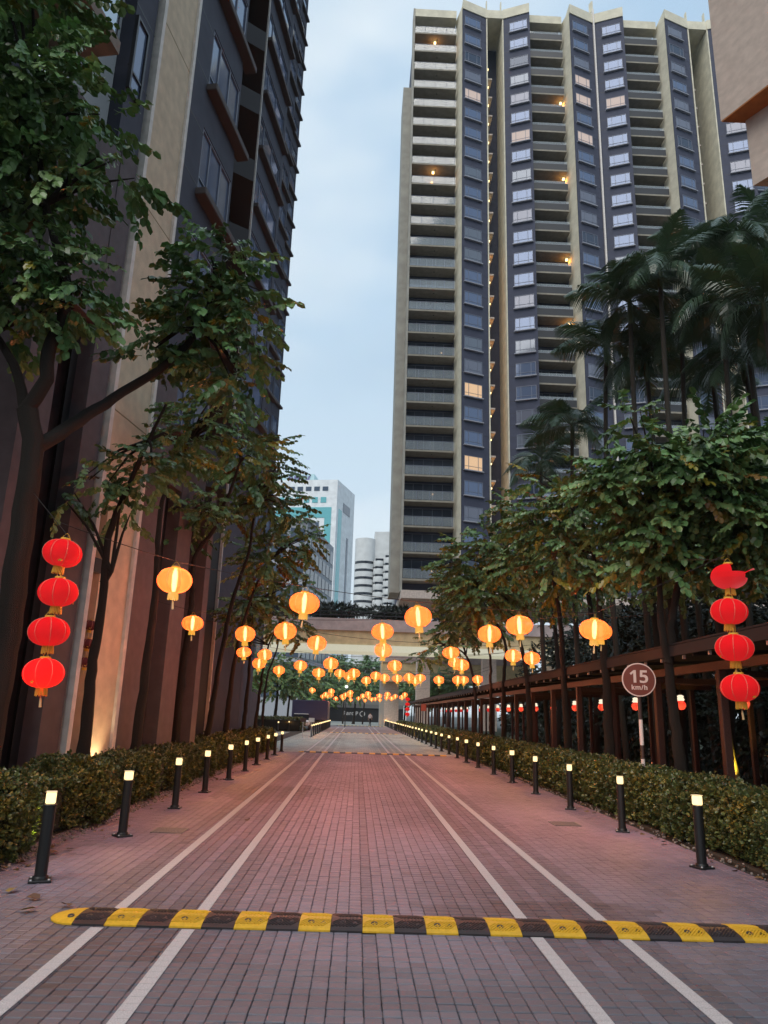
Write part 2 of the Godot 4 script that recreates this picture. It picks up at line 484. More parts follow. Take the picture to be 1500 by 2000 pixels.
func left_building() -> void:
	var t := thing("apartment_tower", "dark slate apartment tower with tall cream strip left of the road", "building")
	var top := 62.0
	# body of the first bay, a wedge
	var pl := func(s: float, off: float) -> Vector2:
		var p := LP(s, off); return Vector2(p.x, p.z)
	var L: Vector2 = pl.call(-6.25, -0.28); var Rr: Vector2 = pl.call(-0.36, -0.28)
	var b := MB.new()
	b.prism([L, Rr, Rr + Vector2(-2.6, -2.0), Vector2(L.x - 7.5, L.y - 11.5)], 0.0, top)
	put("core", b.mesh(), M.dark_recess, t)
	# wall panels between the joints
	var floors := []
	var fy := 17.0 - 3.1 * 2
	b = MB.new()
	slab(b, -3.7, -2.62, 9.0, top, -0.27, 0.0)
	slab(b, -6.25, -5.46, 12.2, top, -0.27, 0.0)
	slab(b, -3.7, -2.56, 0.0, 9.0, -0.27, 0.0)      # lower column
	slab(b, -0.55, -0.36, 9.0, top, -0.27, -0.06)
	put("wall", b.mesh(), M.slate_paint, t)
	b = MB.new()
	var y := 10.9 - 3.1
	for k in 17:
		var sill := 7.7 + 3.1 * k
		b = MB.new(); slab(b, -2.62, -0.55, sill - 1.25, sill, -0.27, 0.0); put("spandrel", b.mesh(), M.slate_paint, t)
	b = MB.new()
	for k in 40:
		var jy := 9.3 + 1.55 * k
		if jy < top - 1:
			slab(b, -3.62, -2.6, jy, jy + 0.03, -0.02, 0.004)
			slab(b, -6.26, -5.45, jy, jy + 0.03, -0.02, 0.004)
	put("wall_joint", b.mesh(), M.frame_dark, t)
	# windows with ledges
	var fm := frame_mesh(2.05, 1.86, [0.28, 0.64], [0.24])
	var pm := pane_mesh(2.05, 1.86)
	var lm := MB.new(); lm.box(V(0, -0.11, 0.10), V(2.6, 0.2, 0.36), Basis(), 0.02)
	var lmesh := lm.mesh()
	var bs := Basis(V(0.1736, 0, -0.9848), Vector3.UP, V(0.9848, 0, 0.1736))
	for k in 17:
		var sill := 7.7 + 3.1 * k
		var w := put("window", fm, M.frame_grey, t, LP(-1.58, -0.06, sill), bs)
		put("pane", pm, M.window_glass, w)
		put("ledge", lmesh, M.ledge, t, LP(-1.42, 0.0, sill), bs)
	# windows on the narrow left wing
	var f2 := frame_mesh(0.5, 1.8, [], [0.25])
	var p2 := pane_mesh(0.5, 1.8)
	for k in 12:
		var w := put("window", f2, M.frame_dark, t, LP(-6.0, 0.04, 13.4 + 3.1 * k), bs)
		put("pane", p2, M.window_glass, w)
	# cream strip with its two white fins
	b = MB.new(); slab(b, -4.92, -3.82, 0.0, 5.2, -0.27, 0.06); slab(b, -5.26, -3.82, 5.2, top, -0.27, 0.06)
	put("cream_strip", b.mesh(), M.cream_render, t)
	b = MB.new()
	for k in 14: slab(b, -5.262, -3.818, 7.0 + 4.6 * k, 7.025 + 4.6 * k, 0.0, 0.063)
	put("strip_joint", b.mesh(), mat("cream_joint", 0.25, 0.19, 0.11), t)
	for f in [[-5.38, -5.26], [-3.82, -3.70]]:
		b = MB.new(); slab(b, f[0], f[1], 0.0, top, -0.27, 0.12); put("white_fin", b.mesh(), M.white_trim, t)
	# lit lobby behind the opening
	b = MB.new(); slab(b, -5.24, -4.93, 0.0, 5.2, -1.9, -1.8); slab(b, -5.26, -5.22, 0.0, 5.2, -1.8, -0.27)
	put("lobby_wall", b.mesh(), mat("lobby_yellow", 0.62, 0.52, 0.20, 0.8, "plaster", 0.6), t)
	b = MB.new(); slab(b, -5.2, -4.95, 3.9, 4.15, -0.5, 0.1); put("lobby_bracket", b.mesh(), M.frame_dark, t)
	var dl := MB.new(); dl.box(Vector3.ZERO, V(0.09, 0.02, 0.09)); put("downlight", dl.mesh(), M.room_lamp, t, LP(-5.08, -0.8, 5.15))
	omni("lobby_light", LP(-5.08, -0.8, 5.0), Color(1.0, 0.86, 0.5), 1.2, 0.08)
	# purple ground-floor columns
	for f in [[-7.75, -7.0, 12.0, 0.0], [-6.05, -5.45, 12.2, 0.02], [-3.7, -2.53, 9.0, 0.03], [-1.72, -0.95, 7.0, 0.03], [0.1, 0.42, 7.0, 0.03]]:
		b = MB.new(); slab(b, f[0], f[1], 0.0, f[2], -1.3, f[3]); put("column", b.mesh(), M.purple_render, t)
	b = MB.new(); slab(b, -7.0, -6.05, 8.3, 12.0, -1.3, 0.0); put("lintel", b.mesh(), M.purple_render, t)
	b = MB.new(); slab(b, -12.5, -7.75, 0.0, 13.0, -1.6, -1.2)
	put("podium_wall", b.mesh(), mat("podium_dark", 0.06, 0.062, 0.068, 0.8, "plaster", 0.5), t)
	b = MB.new(); slab(b, -8.6, -7.85, 5.8, 9.4, -1.19, -1.12); put("orange_panel", b.mesh(), mat("panel_orange", 0.55, 0.17, 0.04, 0.8), t)
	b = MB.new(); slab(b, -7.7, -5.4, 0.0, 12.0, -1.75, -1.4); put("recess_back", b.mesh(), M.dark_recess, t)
	b = MB.new(); slab(b, -2.6, -0.36, 6.4, 7.6, -0.27, 0.02); put("lintel", b.mesh(), M.purple_render, t)
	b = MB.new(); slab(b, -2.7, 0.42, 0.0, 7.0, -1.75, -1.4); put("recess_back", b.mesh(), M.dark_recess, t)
	# dark balcony stack behind the first bay, then second and third bays
	b = MB.new()
	var q0 := Vector2(-5.57, -28.9)
	b.prism([Vector2(-9.0, -22.0), Vector2(-6.6, -24.6), Vector2(-5.62, -28.8), Vector2(-11.0, -30.0)], 0.0, 74.0)
	put("core", b.mesh(), M.dark_recess, t)
	for k in 20:
		b = MB.new(); b.prism([Vector2(-5.75, -23.9), Vector2(-4.74, -24.6), Vector2(-5.55, -28.7), Vector2(-6.8, -28.6)], 8.8 + 3.1 * k, 9.75 + 3.1 * k)
		put("balcony", b.mesh(), mat("balcony_dark", 0.035, 0.03, 0.032, 0.7), t)
	bay(t, Vector2(-5.57, -28.9), 8.4, 4.35, 11.2, 74.0, 0.35, 3.95, 21)
	bay(t, Vector2(-8.62, -58.8), 12.0, 3.5, 6.0, 110.0, 0.25, 3.3, 33)
	bay(t, Vector2(-6.75, -44.0), 10.0, 2.35, 6.0, 96.0, 0.2, 2.1, 28)
	# nearer neighbour with a glass balcony, upper left
	var nb := thing("apartment_block", "purple grey apartment block with glass corner balcony at upper left", "building")
	b = MB.new()
	var e: Vector2 = pl.call(-7.35, 0.0)
	b.prism([e + Vector2(-0.9, 0.35), pl.call(-12.5, -0.6), pl.call(-12.5, -5.0), e + Vector2(-3.2, -0.9)], 0.0, 46.0)
	put("wall", b.mesh(), M.slate_paint, nb)
	for k in 9:
		var yy := 13.2 + 3.2 * k
		b = MB.new(); slab(b, -9.4, -7.15, yy, yy + 0.28, -1.0, 0.35); put("balcony_slab", b.mesh(), mat("slab_brown", 0.28, 0.22, 0.18, 0.8, "plaster", 0.6), nb)
		b = MB.new(); slab(b, -9.3, -7.22, yy + 0.32, yy + 1.2, 0.26, 0.29); slab(b, -7.25, -7.22, yy + 0.32, yy + 1.2, -0.9, 0.25); put("balcony_glass", b.mesh(), M.rail_glass, nb)
		b = MB.new(); slab(b, -9.35, -7.18, yy + 1.2, yy + 1.26, 0.22, 0.32)
		for s in [-9.3, -8.3, -7.24]: slab(b, s, s + 0.05, yy + 0.28, yy + 1.2, 0.22, 0.32)
		put("balcony_rail", b.mesh(), M.frame_dark, nb)

func bay(t: Node3D, a: Vector2, yaw: float, length: float, y0: float, y1: float, w0: float, w1: float, nfl: int) -> void:
	var d := Vector2(sin(deg_to_rad(yaw)), -cos(deg_to_rad(yaw)))
	var o := Vector2(-d.y, d.x)      # outward: to the right of the direction
	if o.x < 0: o = -o
	var bs := face(d, o)
	var e := a + d * length
	var b := MB.new()
	b.prism([a - o * 0.3, e - o * 0.3, e - o * 4.0 - d * 1.0, a - o * 5.0 + d * 1.5], 0.0, y1)
	put("core", b.mesh(), M.dark_recess, t)
	var P := func(s: float, off: float, y: float) -> Vector3:
		var p := a + d * s + o * off; return V(p.x, y, p.y)
	var B := Basis(V(o.x, 0, o.y), Vector3.UP, V(o.x, 0, o.y).cross(Vector3.UP))
	b = MB.new()
	for r in [[0.0, w0], [w1, length]]:
		b.box(P.call((r[0] + r[1]) / 2, -0.15, y1 / 2), V(0.3, y1, r[1] - r[0]), B)
	b.box(P.call((w0 + w1) / 2, -0.15, (y0 - 1.3) / 2), V(0.29, y0 - 1.3, w1 - w0), B)
	put("wall", b.mesh(), M.slate_paint, t)
	b = MB.new(); b.box(P.call(0.0, 0.02, y1 / 2), V(0.12, y1, 0.06), B); put("white_fin", b.mesh(), M.white_trim, t)
	b = MB.new(); b.box(P.call(length + 0.15, -1.0, y1 / 2), V(1.6, y1, 0.06), B); put("side_glass", b.mesh(), M.window_glass, t)
	var w := w1 - w0
	var fm := frame_mesh(w, 1.86, [0.2, 0.6], [0.24]); var pm := pane_mesh(w, 1.86)
	var lb := MB.new(); lb.box(V(0, -0.1, 0.10), V(w + 0.5, 0.2, 0.36), Basis(), 0.02)
	var lm := lb.mesh()
	var sb := MB.new(); sb.box(V(0, -0.62, -0.14), V(w, 1.24, 0.28)); var sm := sb.mesh()
	for k in nfl:
		var y := y0 + 3.1 * k
		var win := put("window", fm, M.frame_grey, t, P.call((w0 + w1) / 2, -0.08, y), bs)
		put("pane", pm, M.window_glass if (k * 7) % 5 else M.window_dim, win)
		put("ledge", lm, M.ledge, t, P.call((w0 + w1) / 2, 0.0, y), bs)
		put("spandrel", sm, M.slate_paint, t, P.call((w0 + w1) / 2, -0.005, y), bs)

# ---------------------------------------------------------------- right tower
func right_tower() -> void:
	var t := thing("apartment_tower", "tall slate and cream apartment tower with angled bays and stacked balconies", "building")
	var base := 15.0
	var top := 97.2
	var b := MB.new()
	for r in [[4.5, 14.5], [17.05, 43.4], [46.4, 60.0]]:
		b.span(V(r[0], base, -100), V(r[1], top - 0.4, -85.6))
	b.span(V(14.5, base, -100), V(17.05, top - 0.4, -88.5))
	b.span(V(43.4, base, -100), V(46.4, top - 0.4, -88.5))
	put("core", b.mesh(), M.tower_slate, t)
	b = MB.new()
	b.span(V(4.4, base - 0.9, -100), V(60, base, -82.4))
	put("transfer_slab", b.mesh(), M.beige_render, t)
	for x in [7.0, 15.0, 24.0, 33.0, 42.0, 52.0]:
		b = MB.new(); b.span(V(x, 0, -93), V(x + 1.6, base - 0.9, -91.4)); put("column", b.mesh(), M.beige_render, t)
	b = MB.new(); b.span(V(3.2, base, -90), V(4.35, 85.5, -84.6)); put("side_wing", b.mesh(), mat("wing_grey", 0.40, 0.385, 0.34, 0.85, "plaster", 0.1), t)
	# bays: start, end (x,z), which end holds the window
	var bays := [
		[Vector2(11.1, -82.4), Vector2(14.6, -83.7), 0], [Vector2(17.0, -83.7), Vector2(20.5, -82.4), 1],
		[Vector2(26.1, -82.2), Vector2(29.85, -83.6), 0], [Vector2(29.95, -83.6), Vector2(33.7, -82.2), 1],
		[Vector2(39.6, -82.2), Vector2(43.4, -83.6), 0], [Vector2(46.3, -83.6), Vector2(50.1, -82.2), 1]]
	var fm := frame_mesh(2.45, 1.75, [0.24, 0.76], [0.26]); var pm := pane_mesh(2.45, 1.75)
	var sm := sill_mesh(2.45)
	var nfl := 26
	var bi := 0
	for ba in bays:
		var a: Vector2 = ba[0]; var e: Vector2 = ba[1]
		var d := (e - a).normalized(); var o := Vector2(d.y, -d.x)
		if o.y < 0: o = -o
		b = MB.new()
		b.prism([a, e, Vector2(e.x, -85.7), Vector2(a.x, -85.7)], base, top + 0.1)
		put("wall", b.mesh(), M.tower_slate, t)
		b = MB.new()
		b.prism([a + o * 0.12, e + o * 0.12, Vector2(e.x, -85.7), Vector2(a.x, -85.7)], top + 0.12, top + 1.7)
		put("parapet", b.mesh(), M.tower_cream, t)
		var bs := face(d, o)
		var mid := a.lerp(e, 0.42 if ba[2] == 0 else 0.58)
		b = MB.new()
		for k in 53:
			var j := (a + e) / 2 + o * 0.002
			b.box(V(j.x, base + 1.55 * k + 0.4, j.y), V((e - a).length(), 0.03, 0.02), bs)
		put("wall_joint", b.mesh(), M.frame_dark, t)
		for k in nfl:
			var y := 94.0 - 3.1 * k + 0.55
			var w := put("window", fm, M.frame_grey, t, V(mid.x + o.x * 0.03, y, mid.y + o.y * 0.03), bs)
			var pmt: Material = M.window_glass
			var h := hash([bi, k]) % 100
			if (bi == 0 and k in [4]) or (bi == 2 and k in [3, 4, 6]) or (bi == 3 and k == 4) or (bi == 1 and k == 6): pmt = M.lit_curtain
			elif bi == 0 and k in [18, 21]: pmt = M.lit_room
			elif h < 12: pmt = M.pane_deep
			elif h < 26: pmt = M.pane_blind
			elif h < 46: pmt = M.pane_curtain
			put("pane", pm, pmt, w)
			put("sill", sm, M.sill_grey, t, V(mid.x, y, mid.y), bs)
		bi += 1
	# cream side walls that catch the light, and white edges of the recesses
	for s in [[Vector2(10.45, -85.0), Vector2(11.05, -82.38)], [Vector2(25.4, -85.0), Vector2(26.05, -82.18)], [Vector2(38.95, -85.0), Vector2(39.55, -82.18)]]:
		b = MB.new()
		b.prism([s[0], s[1], s[1] + Vector2(0.1, -0.3), s[0] + Vector2(0.5, 0)], base, top + 0.6)
		put("side_wall", b.mesh(), M.tower_cream, t)
	for s in [[14.62, -83.62], [43.45, -83.55]]:
		b = MB.new(); b.span(V(s[0], base, -88.6), V(s[0] + 0.16, top, s[1])); put("recess_wall", b.mesh(), M.tower_cream, t)
	for s in [[16.9, -83.62], [46.2, -83.52]]:
		b = MB.new(); b.span(V(s[0], base, -88.6), V(s[0] + 0.16, top, s[1])); put("recess_wall", b.mesh(), M.tower_cream, t)
	b = MB.new(); b.span(V(29.8, base, -84.0), V(30.0, top + 2.4, -83.3)); put("white_fin", b.mesh(), M.white_trim, t)
	for s in [[14.5, 17.05], [43.3, 46.4]]:
		b = MB.new(); b.span(V(s[0], top + 0.1, -92.2), V(s[1], top + 1.5, -83.55)); put("parapet", b.mesh(), M.tower_cream, t)
		for x in [s[0] + 0.2, s[1] - 0.3]:
			b = MB.new(); b.box(V(x, top + 2.3, -83.9), V(0.14, 1.8, 0.5)); put("roof_fin", b.mesh(), M.tower_cream, t)
	b = MB.new(); b.prism([Vector2(29.6, -84.2), Vector2(30.2, -84.2), Vector2(30.0, -83.6), Vector2(29.8, -83.6)], top + 2.4, top + 4.2); put("roof_fin", b.mesh(), M.tower_cream, t)
	# recess landings with lamps
	for k in nfl:
		var y := 94.0 - 3.1 * k
		for rx in [[14.78, 16.9], [43.6, 46.2]]:
			if k < 2: continue
			b = MB.new(); b.span(V(rx[0], y - 0.22, -88.55), V(rx[0] + 0.75, y, -84.6)); put("landing", b.mesh(), M.beige_render, t)
			if rx[0] < 20.0:
				b = MB.new(); b.box(V(rx[0] + 0.3, y + 2.3, -85.4), V(0.18, 0.12, 0.3)); put("landing_lamp", b.mesh(), M.room_lamp, t)
				if k > 11: omni("landing_light", V(rx[0] + 0.4, y + 2.1, -85.2), Color(1.0, 0.62, 0.2), 0.14, 0.1)
	# balconies
	var lit := {"0_1": true, "0_8": true, "1_4": true, "1_8": true, "1_12": true, "1_15": true}
	var c := 0
	for col in [[4.55, 10.4], [20.7, 25.35], [33.95, 38.9]]:
		var xa: float = col[0]; var xb: float = col[1]
		var w := xb - xa
		b = MB.new(); b.span(V(xa, top - 0.3, -85.7), V(xb, top + 1.0, -83.55)); put("parapet", b.mesh(), M.tower_cream, t)
		if c > 0:
			b = MB.new(); b.span(V(xa, top + 1.0, -90), V(xb - 0.4, top + 2.6, -86.5)); put("roof_house", b.mesh(), M.tower_slate, t)
		var sb := MB.new(); sb.span(V(0, -0.22, -85.6), V(w, 0, -83.5)); var slabm := sb.mesh()
		var rb := MB.new()
		var gb := MB.new()
		if c == 0:
			rb.span(V(0, 1.1, -83.6), V(w, 1.15, -83.55))
			for f in [0.24, 0.5, 0.76, 0.97]: rb.span(V(w * f, 0, -83.6), V(w * f + 0.06, 1.1, -83.55))
			gb.span(V(0.05, 0.08, -83.585), V(w, 1.08, -83.565))
		else:
			rb.span(V(0, 0.0, -83.62), V(w, 0.95, -83.54))
			gb.span(V(0.0, 0.95, -83.63), V(w, 0.99, -83.53))
		var rm := rb.mesh(); var gm := gb.mesh()
		var ib := frame_mesh(w, 2.6, [0.2, 0.4, 0.6, 0.8], []); var ip := pane_mesh(w, 2.6)
		for k in 26:
			var y := 94.0 - 3.1 * k
			put("balcony_slab", slabm, mat("slab_cream", 0.34, 0.31, 0.255, 0.85, "plaster", 0.2), t, V(xa, y, 0))
			if c == 0:
				var r := put("railing", rm, M.frame_grey, t, V(xa, y, 0))
				put("glass", gm, M.clear_glass, r)
				b = MB.new()
			else:
				var r := put("railing", rm, M.frame_dark, t, V(xa, y, 0))
				put("coping", gm, M.sill_grey, r)
				b = MB.new(); b.span(V(0.1, 1.0, -83.59), V(w, 1.35, -83.57)); put("glass", b.mesh(), M.clear_glass, r)
			var g := put("balcony_door", ib, M.frame_grey, t, V((xa + xb) / 2, y, -85.52))
			var hh := hash([c, k, 3]) % 10
			put("pane", ip, [M.pane_deep, M.pane_deep, M.window_dim, M.pane_blind, M.window_dim][hh % 5], g)
			if lit.has("%d_%d" % [c, k]):
				b = MB.new(); b.box(V((xa + xb) / 2 if c == 0 else xb - 0.25, y + 2.65, -84.7), V(0.28, 0.22, 0.28)); put("balcony_lamp", b.mesh(), M.room_lamp, t)
				omni("balcony_light", V((xa + xb) / 2 if c == 0 else xb - 0.25, y + 2.4, -84.7), Color(1.0, 0.66, 0.28), 0.7, 0.12)
			elif c == 0 and k > 14 and hh > 5:
				b = MB.new(); b.box(V(xa + w * (0.3 + 0.05 * hh), y + 1.3, -85.4), V(0.16, 0.2, 0.05)); put("room_lamp", b.mesh(), M.lit_room, t)
			if c == 0:
				b = MB.new(); b.box(V(xa + w * 0.55, y - 0.26, -84.4), V(0.14, 0.06, 0.14)); put("soffit_lamp", b.mesh(), M.frame_dark, t)
		c += 1
	b = MB.new(); b.span(V(4.3, base, -85.7), V(4.55, top + 1.0, -83.5)); put("end_wall", b.mesh(), M.wing_grey, t)
	# flush windows on the far right part
	for k in 24:
		var y := 94.0 - 3.1 * k
		for x in [52.6, 56.4]:
			var wn := put("window", fm, M.frame_grey, t, V(x, y, -85.57))
			put("pane", pm, M.lit_room if (k == 11 and x < 53) else M.window_dim, wn)
			put("sill", sm, M.sill_grey, t, V(x, y, -85.6))

func opposite_tower() -> void:
	var t := thing("opposite_tower", "apartment tower behind the viewer, seen only in window reflections", "building")
	var b := MB.new(); b.span(V(-6, 0, 48), V(44, 128, 66)); put("wall", b.mesh(), M.tower_slate, t)
	for k in 38:
		b = MB.new(); b.span(V(-6.2, 8 + 3.1 * k, 47.5), V(44, 8.7 + 3.1 * k, 47.99)); put("floor_band", b.mesh(), M.tower_cream, t)
	for k in 7:
		b = MB.new(); b.span(V(-4 + 7.6 * k, 0, 47.0), V(-2.6 + 7.6 * k, 128, 47.49)); put("pier", b.mesh(), M.tower_cream, t)

func corner_building() -> void:
	var t := thing("corner_building", "pink beige rendered building overhanging at the upper right corner", "building")
	var b := MB.new(); b.prism([Vector2(7.86, -14.0), Vector2(11.5, -6.5), Vector2(16, -6.5), Vector2(16, -14.0)], 15.0, 24.0); put("upper_wall", b.mesh(), M.beige_render, t)
	b = MB.new(); b.prism([Vector2(7.87, -13.98), Vector2(11.5, -6.52), Vector2(16, -6.52), Vector2(16, -13.98)], 14.96, 14.995); put("soffit", b.mesh(), M.orange_soffit, t)
	b = MB.new(); b.prism([Vector2(8.38, -13.9), Vector2(12.3, -6.9), Vector2(16, -6.9), Vector2(16, -13.9)], 13.2, 14.95); put("lower_wall", b.mesh(), M.beige_render, t)
	b = MB.new(); b.prism([Vector2(10.5, -12.6), Vector2(13.5, -7.2), Vector2(16, -7.2), Vector2(16, -12.6)], 0, 13.19); put("stem", b.mesh(), M.dark_recess, t)

# ---------------------------------------------------------------- far buildings
func far_buildings() -> void:
	# white and teal hotel tower
	var t := thing("hotel_tower", "white high-rise with teal glass bands and roof lettering beyond the bridge", "building")
	var b := MB.new()
	var A := Vector2(-11.6, -300.0); var Lf := Vector2(-42.0, -305.0); var Rt := Vector2(-4.6, -322.0)
	b.prism([Lf, A, Rt, Vector2(-36.0, -340.0)], 0.0, 96.0); put("wall", b.mesh(), M.white_wall, t)
	var dl := (Lf - A).normalized(); var dr := (Rt - A).normalized()
	var ol := Vector2(0.163, 0.987); var orr := Vector2(0.953, 0.303)
	var strip := func(called: String, a: Vector2, d: Vector2, o: Vector2, s0: float, s1: float, y0: float, y1: float, m: Material, dep := 0.3) -> void:
		var bb := MB.new()
		var p := a + d * (s0 + s1) / 2.0 + o * 0.02
		bb.box(V(p.x, (y0 + y1) / 2, p.y), V(s1 - s0, y1 - y0, dep), face(d, o))
		put(called, bb.mesh(), m, t)
	strip.call("glass_band", A, dl, ol, 2.2, 5.0, 0.0, 84.0, M.teal_glass)
	strip.call("glass_band", A, dl, ol, 5.0, 26.0, 79.5, 84.0, M.teal_glass)
	strip.call("glass_band", A, dr, orr, 2.5, 6.5, 0.0, 84.0, M.teal_glass)
	strip.call("glass_band", A, dr, orr, 14.0, 16.0, 0.0, 74.0, M.navy_glass)
	strip.call("louvre", A, dr, orr, 8.0, 17.0, 84.0, 88.0, M.navy_glass)
	for k in 14:
		for j in 6:
			strip.call("window", A, dl, ol, 7.2 + j * 3.6, 9.3 + j * 3.6, 75.5 - k * 4.1, 77.6 - k * 4.1, M.navy_glass)
	for j in 7:
		strip.call("window", A, dl, ol, 4.0 + j * 3.6, 6.4 + j * 3.6, 91.2, 93.0, M.navy_glass)
		strip.call("window", A, dl, ol, 4.6 + j * 3.6, 7.0 + j * 3.6, 86.0, 88.4, M.teal_glass)
	b = MB.new(); b.prism([Vector2(-38, -310), Vector2(-22, -306), Vector2(-20, -318), Vector2(-36, -322)], 96.0, 100.0); put("roof_house", b.mesh(), mat("teal_wall", 0.42, 0.60, 0.64), t)
	var tm := TextMesh.new(); var sf := SystemFont.new(); sf.font_names = PackedStringArray(["Droid Sans"]); sf.font_weight = 700
	tm.text = "ency"; tm.font = sf; tm.font_size = 64; tm.pixel_size = 0.07; tm.depth = 0.3
	put("lettering", tm, mat("purple_letters", 0.16, 0.14, 0.30), t, V(-28.6, 98.3, -307.2), Basis(Vector3.UP, -0.2))
	# round white block
	t = thing("round_building", "white office block with curved balcony bands beside the apartment tower", "building")
	b = MB.new(); b.lathe([Vector2(3.1, 0), Vector2(3.1, 52.6), Vector2(0, 52.6)], 24, V(0.7, 0, -222)); put("wall", b.mesh(), M.grey_wall, t)
	b = MB.new(); b.prism([Vector2(3.4, -221), Vector2(14, -219), Vector2(14, -240), Vector2(3.4, -240)], 0, 55.0); put("rear_block", b.mesh(), M.grey_wall, t)
	for k in 7:
		b = MB.new(); var yb := 44.8 - 2.35 * k
		b.lathe([Vector2(3.05, yb), Vector2(3.13, yb), Vector2(3.13, yb + 0.75), Vector2(3.05, yb + 0.75)], 18, V(0.7, 0, -222), 0.35, PI - 0.35); put("window_band", b.mesh(), M.dark_glass, t)
		for j in 2:
			b = MB.new(); b.lathe([Vector2(1.5, yb - 2), Vector2(1.75, yb - 1.8), Vector2(1.75, yb - 0.2), Vector2(1.5, yb)], 12, V(5.0 + j * 2.9, 1.0 + j * 0.9, -220.2 + j), 0, PI); put("balcony", b.mesh(), M.grey_wall, t)
			b = MB.new(); b.box(V(5.0 + j * 2.9, yb + 1.2 + j * 0.9, -219.6 + j), V(2.3, 0.6, 2.0)); put("window_band", b.mesh(), M.dark_glass, t)
	# dark gridded block behind the trees
	t = thing("office_block", "blue grey gridded office block half hidden by the left trees", "building")
	b = MB.new(); b.prism([Vector2(-16, -120), Vector2(-9.3, -120), Vector2(-5.6, -140), Vector2(-14, -142)], 0, 32.0); put("wall", b.mesh(), mat("grid_wall", 0.38, 0.41, 0.46, 0.8), t)
	var od := Vector2(3.7, -20.0).normalized(); var oo := Vector2(-od.y, od.x)
	for k in 9:
		for j in 7:
			var q := Vector2(-9.3, -120.0) + od * (1.7 + 2.8 * j) + oo * 0.02
			b = MB.new(); b.box(V(q.x, 29.6 - 3.1 * k, q.y), V(2.2, 2.3, 0.12), face(od, oo)); put("window", b.mesh(), M.navy_glass, t)
		for j in 2:
			b = MB.new(); b.box(V(-10.8 - 3.0 * j, 29.6 - 3.1 * k, -119.96), V(2.4, 2.3, 0.12)); put("window", b.mesh(), M.navy_glass, t)
	b = MB.new(); b.prism([Vector2(-16.4, -119.4), Vector2(-9.0, -119.4), Vector2(-7.2, -129), Vector2(-14, -131)], 32.0, 32.4); put("roof_edge", b.mesh(), mat("roof_edge", 0.5, 0.5, 0.52), t)
	# low block at the end of the road with its dark sign wall
	t = thing("end_wall", "dark sign wall closing the far end of the road", "wall")
	b = MB.new(); b.span(V(-7, 0.0, -151), V(9, 2.6, -150)); put("wall", b.mesh(), mat("end_dark", 0.025, 0.024, 0.026, 0.6), t)
	b = MB.new(); b.span(V(-7, 2.6, -151), V(9, 3.3, -149.7)); put("coping", b.mesh(), mat("end_grey", 0.22, 0.21, 0.20), t)
	b = MB.new(); b.span(V(-8, 3.3, -154), V(10, 5.2, -151.2)); put("rear_band", b.mesh(), mat("end_grey2", 0.30, 0.29, 0.26), t)
	tm = TextMesh.new(); tm.text = "Parc P"; tm.font = sf; tm.font_size = 64; tm.pixel_size = 0.0155; tm.depth = 0.06
	put("lettering", tm, glow("sign_white", 0.8, 0.8, 0.78, 0.2), t, V(-1.2, 1.55, -149.95))
	b = MB.new(); b.tube([V(0.9, 1.05, -149.95), V(0.6, 1.35, -149.95), V(0.6, 1.65, -149.95), V(0.9, 1.95, -149.95), V(1.25, 1.95, -149.95), V(1.5, 1.65, -149.95), V(1.5, 1.35, -149.95), V(1.25, 1.05, -149.95), V(0.9, 1.05, -149.95)], [0.09], 6)
	put("emblem", b.mesh(), M.sign_white, t)

func bridge() -> void:
	var t := thing("footbridge", "pale beige overhead link bridge crossing the road with planters on top", "bridge")
	var b := MB.new(); b.span(V(-14, 9.0, -74), V(32, 10.1, -69.9)); put("parapet", b.mesh(), mat("bridge_pink", 0.55, 0.44, 0.42, 0.85, "plaster", 0.2), t)
	b = MB.new(); b.span(V(-14, 7.7, -74), V(32, 9.0, -70.1)); put("girder", b.mesh(), mat("bridge_cream", 0.74, 0.58, 0.33, 0.85, "plaster", 0.2), t)
	b = MB.new(); b.span(V(-14, 7.1, -74), V(32, 7.7, -69.95)); put("light_trim", b.mesh(), glow("trim_light", 0.95, 0.92, 0.66, 0.42), t)
	b = MB.new(); b.span(V(-14, 10.4, -70.3), V(32, 10.5, -70.2)); b.span(V(-14, 10.75, -70.3), V(32, 10.82, -70.2))
	for k in 24: b.span(V(-13.8 + k * 2, 10.1, -70.3), V(-13.72 + k * 2, 10.8, -70.2))
	put("railing", b.mesh(), M.frame_dark, t)
	for x in [-12.0, 18.0]:
		b = MB.new(); b.span(V(x, 0, -73), V(x + 1.4, 7.1, -71.4)); put("pier", b.mesh(), M.beige_render, t)
	plant_mass("planter_shrub", "dark trailing shrubs growing along the top of the bridge", "shrub", [V(-8, 10.8, -71.2), V(3.2, 0.55, 0.7), V(-2.5, 11.0, -71.2), V(3.0, 0.6, 0.7), V(3.5, 10.9, -71.2), V(3.2, 0.6, 0.7), V(9.5, 10.8, -71.2), V(3.2, 0.5, 0.7)], 4200, 0.42, [Color(0.03, 0.045, 0.03), Color(0.04, 0.05, 0.03)])
	t = thing("concrete_frame", "beige concrete beam and pillar standing beyond the bridge", "pillar")
	b = MB.new(); b.span(V(3.85, 0, -112), V(5.9, 9.2, -110)); put("pillar", b.mesh(), M.beige_render, t)
	b = MB.new(); b.span(V(3.2, 0, -113.5), V(3.84, 9.2, -110.3)); put("pillar_fin", b.mesh(), mat("pillar_grey", 0.34, 0.33, 0.31), t)
	b = MB.new(); b.span(V(3.2, 6.0, -109.9), V(24, 8.6, -106)); put("beam", b.mesh(), M.bridge_cream, t)
	b = MB.new(); b.span(V(3.2, 8.6, -110), V(24, 10.4, -105.8)); put("upper_beam", b.mesh(), M.bridge_pink, t)

